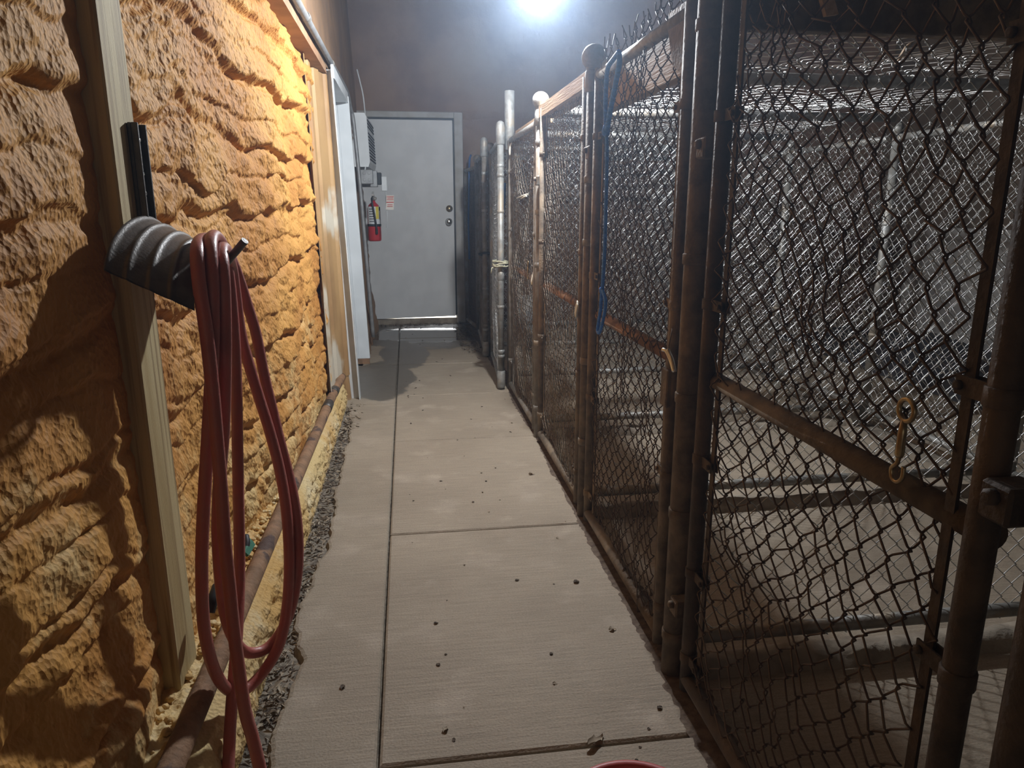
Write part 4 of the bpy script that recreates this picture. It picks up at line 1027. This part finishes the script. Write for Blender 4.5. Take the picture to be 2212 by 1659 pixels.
sal = [(1285, 1606, 1, 1.5, -.9 + math.pi / 2, 'tan lance-shaped leaf across the joint at the bottom of the aisle'),
       (1245, 1258, 0, 1.1, .5, 'curled brown leaf right of the middle of the aisle'), (1323, 1361, 3, 1.1, .2, 'pale torn leaf close to the second gate'),
       (1117, 1254, 2, .7, .3, 'small dark leaf in the middle of the aisle, beyond the curled one'), (962, 1577, 3, 1.0, 1.1, 'pale leaf flat on the near slab left of the joint leaf'),
       (740, 1485, 4, .9, 1.4, 'dark leaf on the narrow left slab'), (942, 1347, 5, .7, .4, 'dark seed-like leaf left of the near aisle centre'),
       (1191, 1413, 0, .6, .6, 'dark seed-like leaf low in the aisle, right of centre'), (1050, 1040, 2, .7, 1.0, 'dark leaf below the second crosswise joint'),
       (1148, 1025, 3, 1.3, .2, 'thin stem-like leaf near the pale ball-capped post'), (1425, 1530, 4, .8, .5, 'dark leaf beside the thick tall post foot')]
for px, py, k, s, r, lab in sal:
    p = floor_pt(px, py); leaf(lmesh[k], (p[0], p[1], .0), r, s * (1 if k == 1 else .72), None, lab)
rl = random.Random(9)
for i in range(70):
    y = 1.3 + 5.9 * rl.random() ** 1.2; x = -.08 + .68 * (rl.random() ** .8)
    leaf(lmesh[rl.choice((0, 2, 4, 5, 3))], (x, y, 0), rl.random() * 6.3, .22 + .35 * rl.random(), None, 'tiny dry leaf crumb lying loose on the aisle concrete', 'leaf crumbs on the aisle')
# heap of leaf litter in the gutter: nobody could count it
def litter(name, label, xr, yr, n, seed, z=0.0, smax=.028):
    rg = np.random.default_rng(seed); mb = MB()
    for i in range(n):
        x = rg.uniform(*xr); y = rg.uniform(*yr); a = rg.uniform(0, 6.3); l = rg.uniform(.006, smax); w = l * rg.uniform(.2, .5)
        u = np.array((math.cos(a), math.sin(a), rg.uniform(-.4, .4))) * l; v = np.array((-math.sin(a), math.cos(a), rg.uniform(-.6, .6))) * w
        c = np.array((x, y, z + rg.uniform(.001, .014) + abs(u[2]) * .5))
        mb.add([c - u, c - v * .8 + np.array((0, 0, .003)), c + u, c + v * .8 + np.array((0, 0, .003))], [(0, 1, 2, 3)], False)
    mb.org = None
    return mb.build(name, 'leaf')
lt = litter('leaf_litter', '', (-.425, -.335), (.9, 3.84), 1500, 5, -.018, .017); tag(lt, 'dry leaf litter and grit filling the gutter beside the footing', 'leaf litter', None, 'stuff')
lt.data.materials.append(M['leafdk'])
lt2 = litter('leaf_litter', '', (-.40, -.30), (3.85, 4.5), 320, 6, -.016, .026); tag(lt2, 'thicker leaf litter where the gutter ends by the doorway', 'leaf litter', None, 'stuff')
lt3 = litter('leaf_litter', '', (.44, .60), (5.9, 7.34), 420, 7, 0.0, .022); tag(lt3, 'dark leaf litter along the far gates and end wall', 'leaf litter', None, 'stuff')
lt4 = litter('leaf_litter', '', (-.30, .55), (7.38, 7.58), 220, 8, 0.0, .022); tag(lt4, 'damp leaf litter along the end door threshold', 'leaf litter', None, 'stuff')
for o in (lt3, lt4):
    o.data.materials.clear(); o.data.materials.append(M['leafdk'])
rg = np.random.default_rng(12)
idx = rg.random(len(lt.data.polygons)) < .45
lt.data.polygons.foreach_set('material_index', idx.astype(np.int32))
# crumbled foam on the ledge
mb = MB()
for i in range(420):
    y = rg.uniform(.9, 4.4); x = rg.uniform(-.56, -.475); s = rg.uniform(.004, .013)
    c = (x, y, .176 - .016 * min(max((y - 2) / 2.5, 0), 1))
    mb.lathe(c, [(s * .5, 0), (s, s * .5), (s * .8, s), (s * .2, s * 1.3)], 5)
tag(mb.build('foam_crumbs', 'curb'), 'crumbled foam bits lying on the ledge behind the rusty pipe', 'foam crumbs', None, 'stuff')
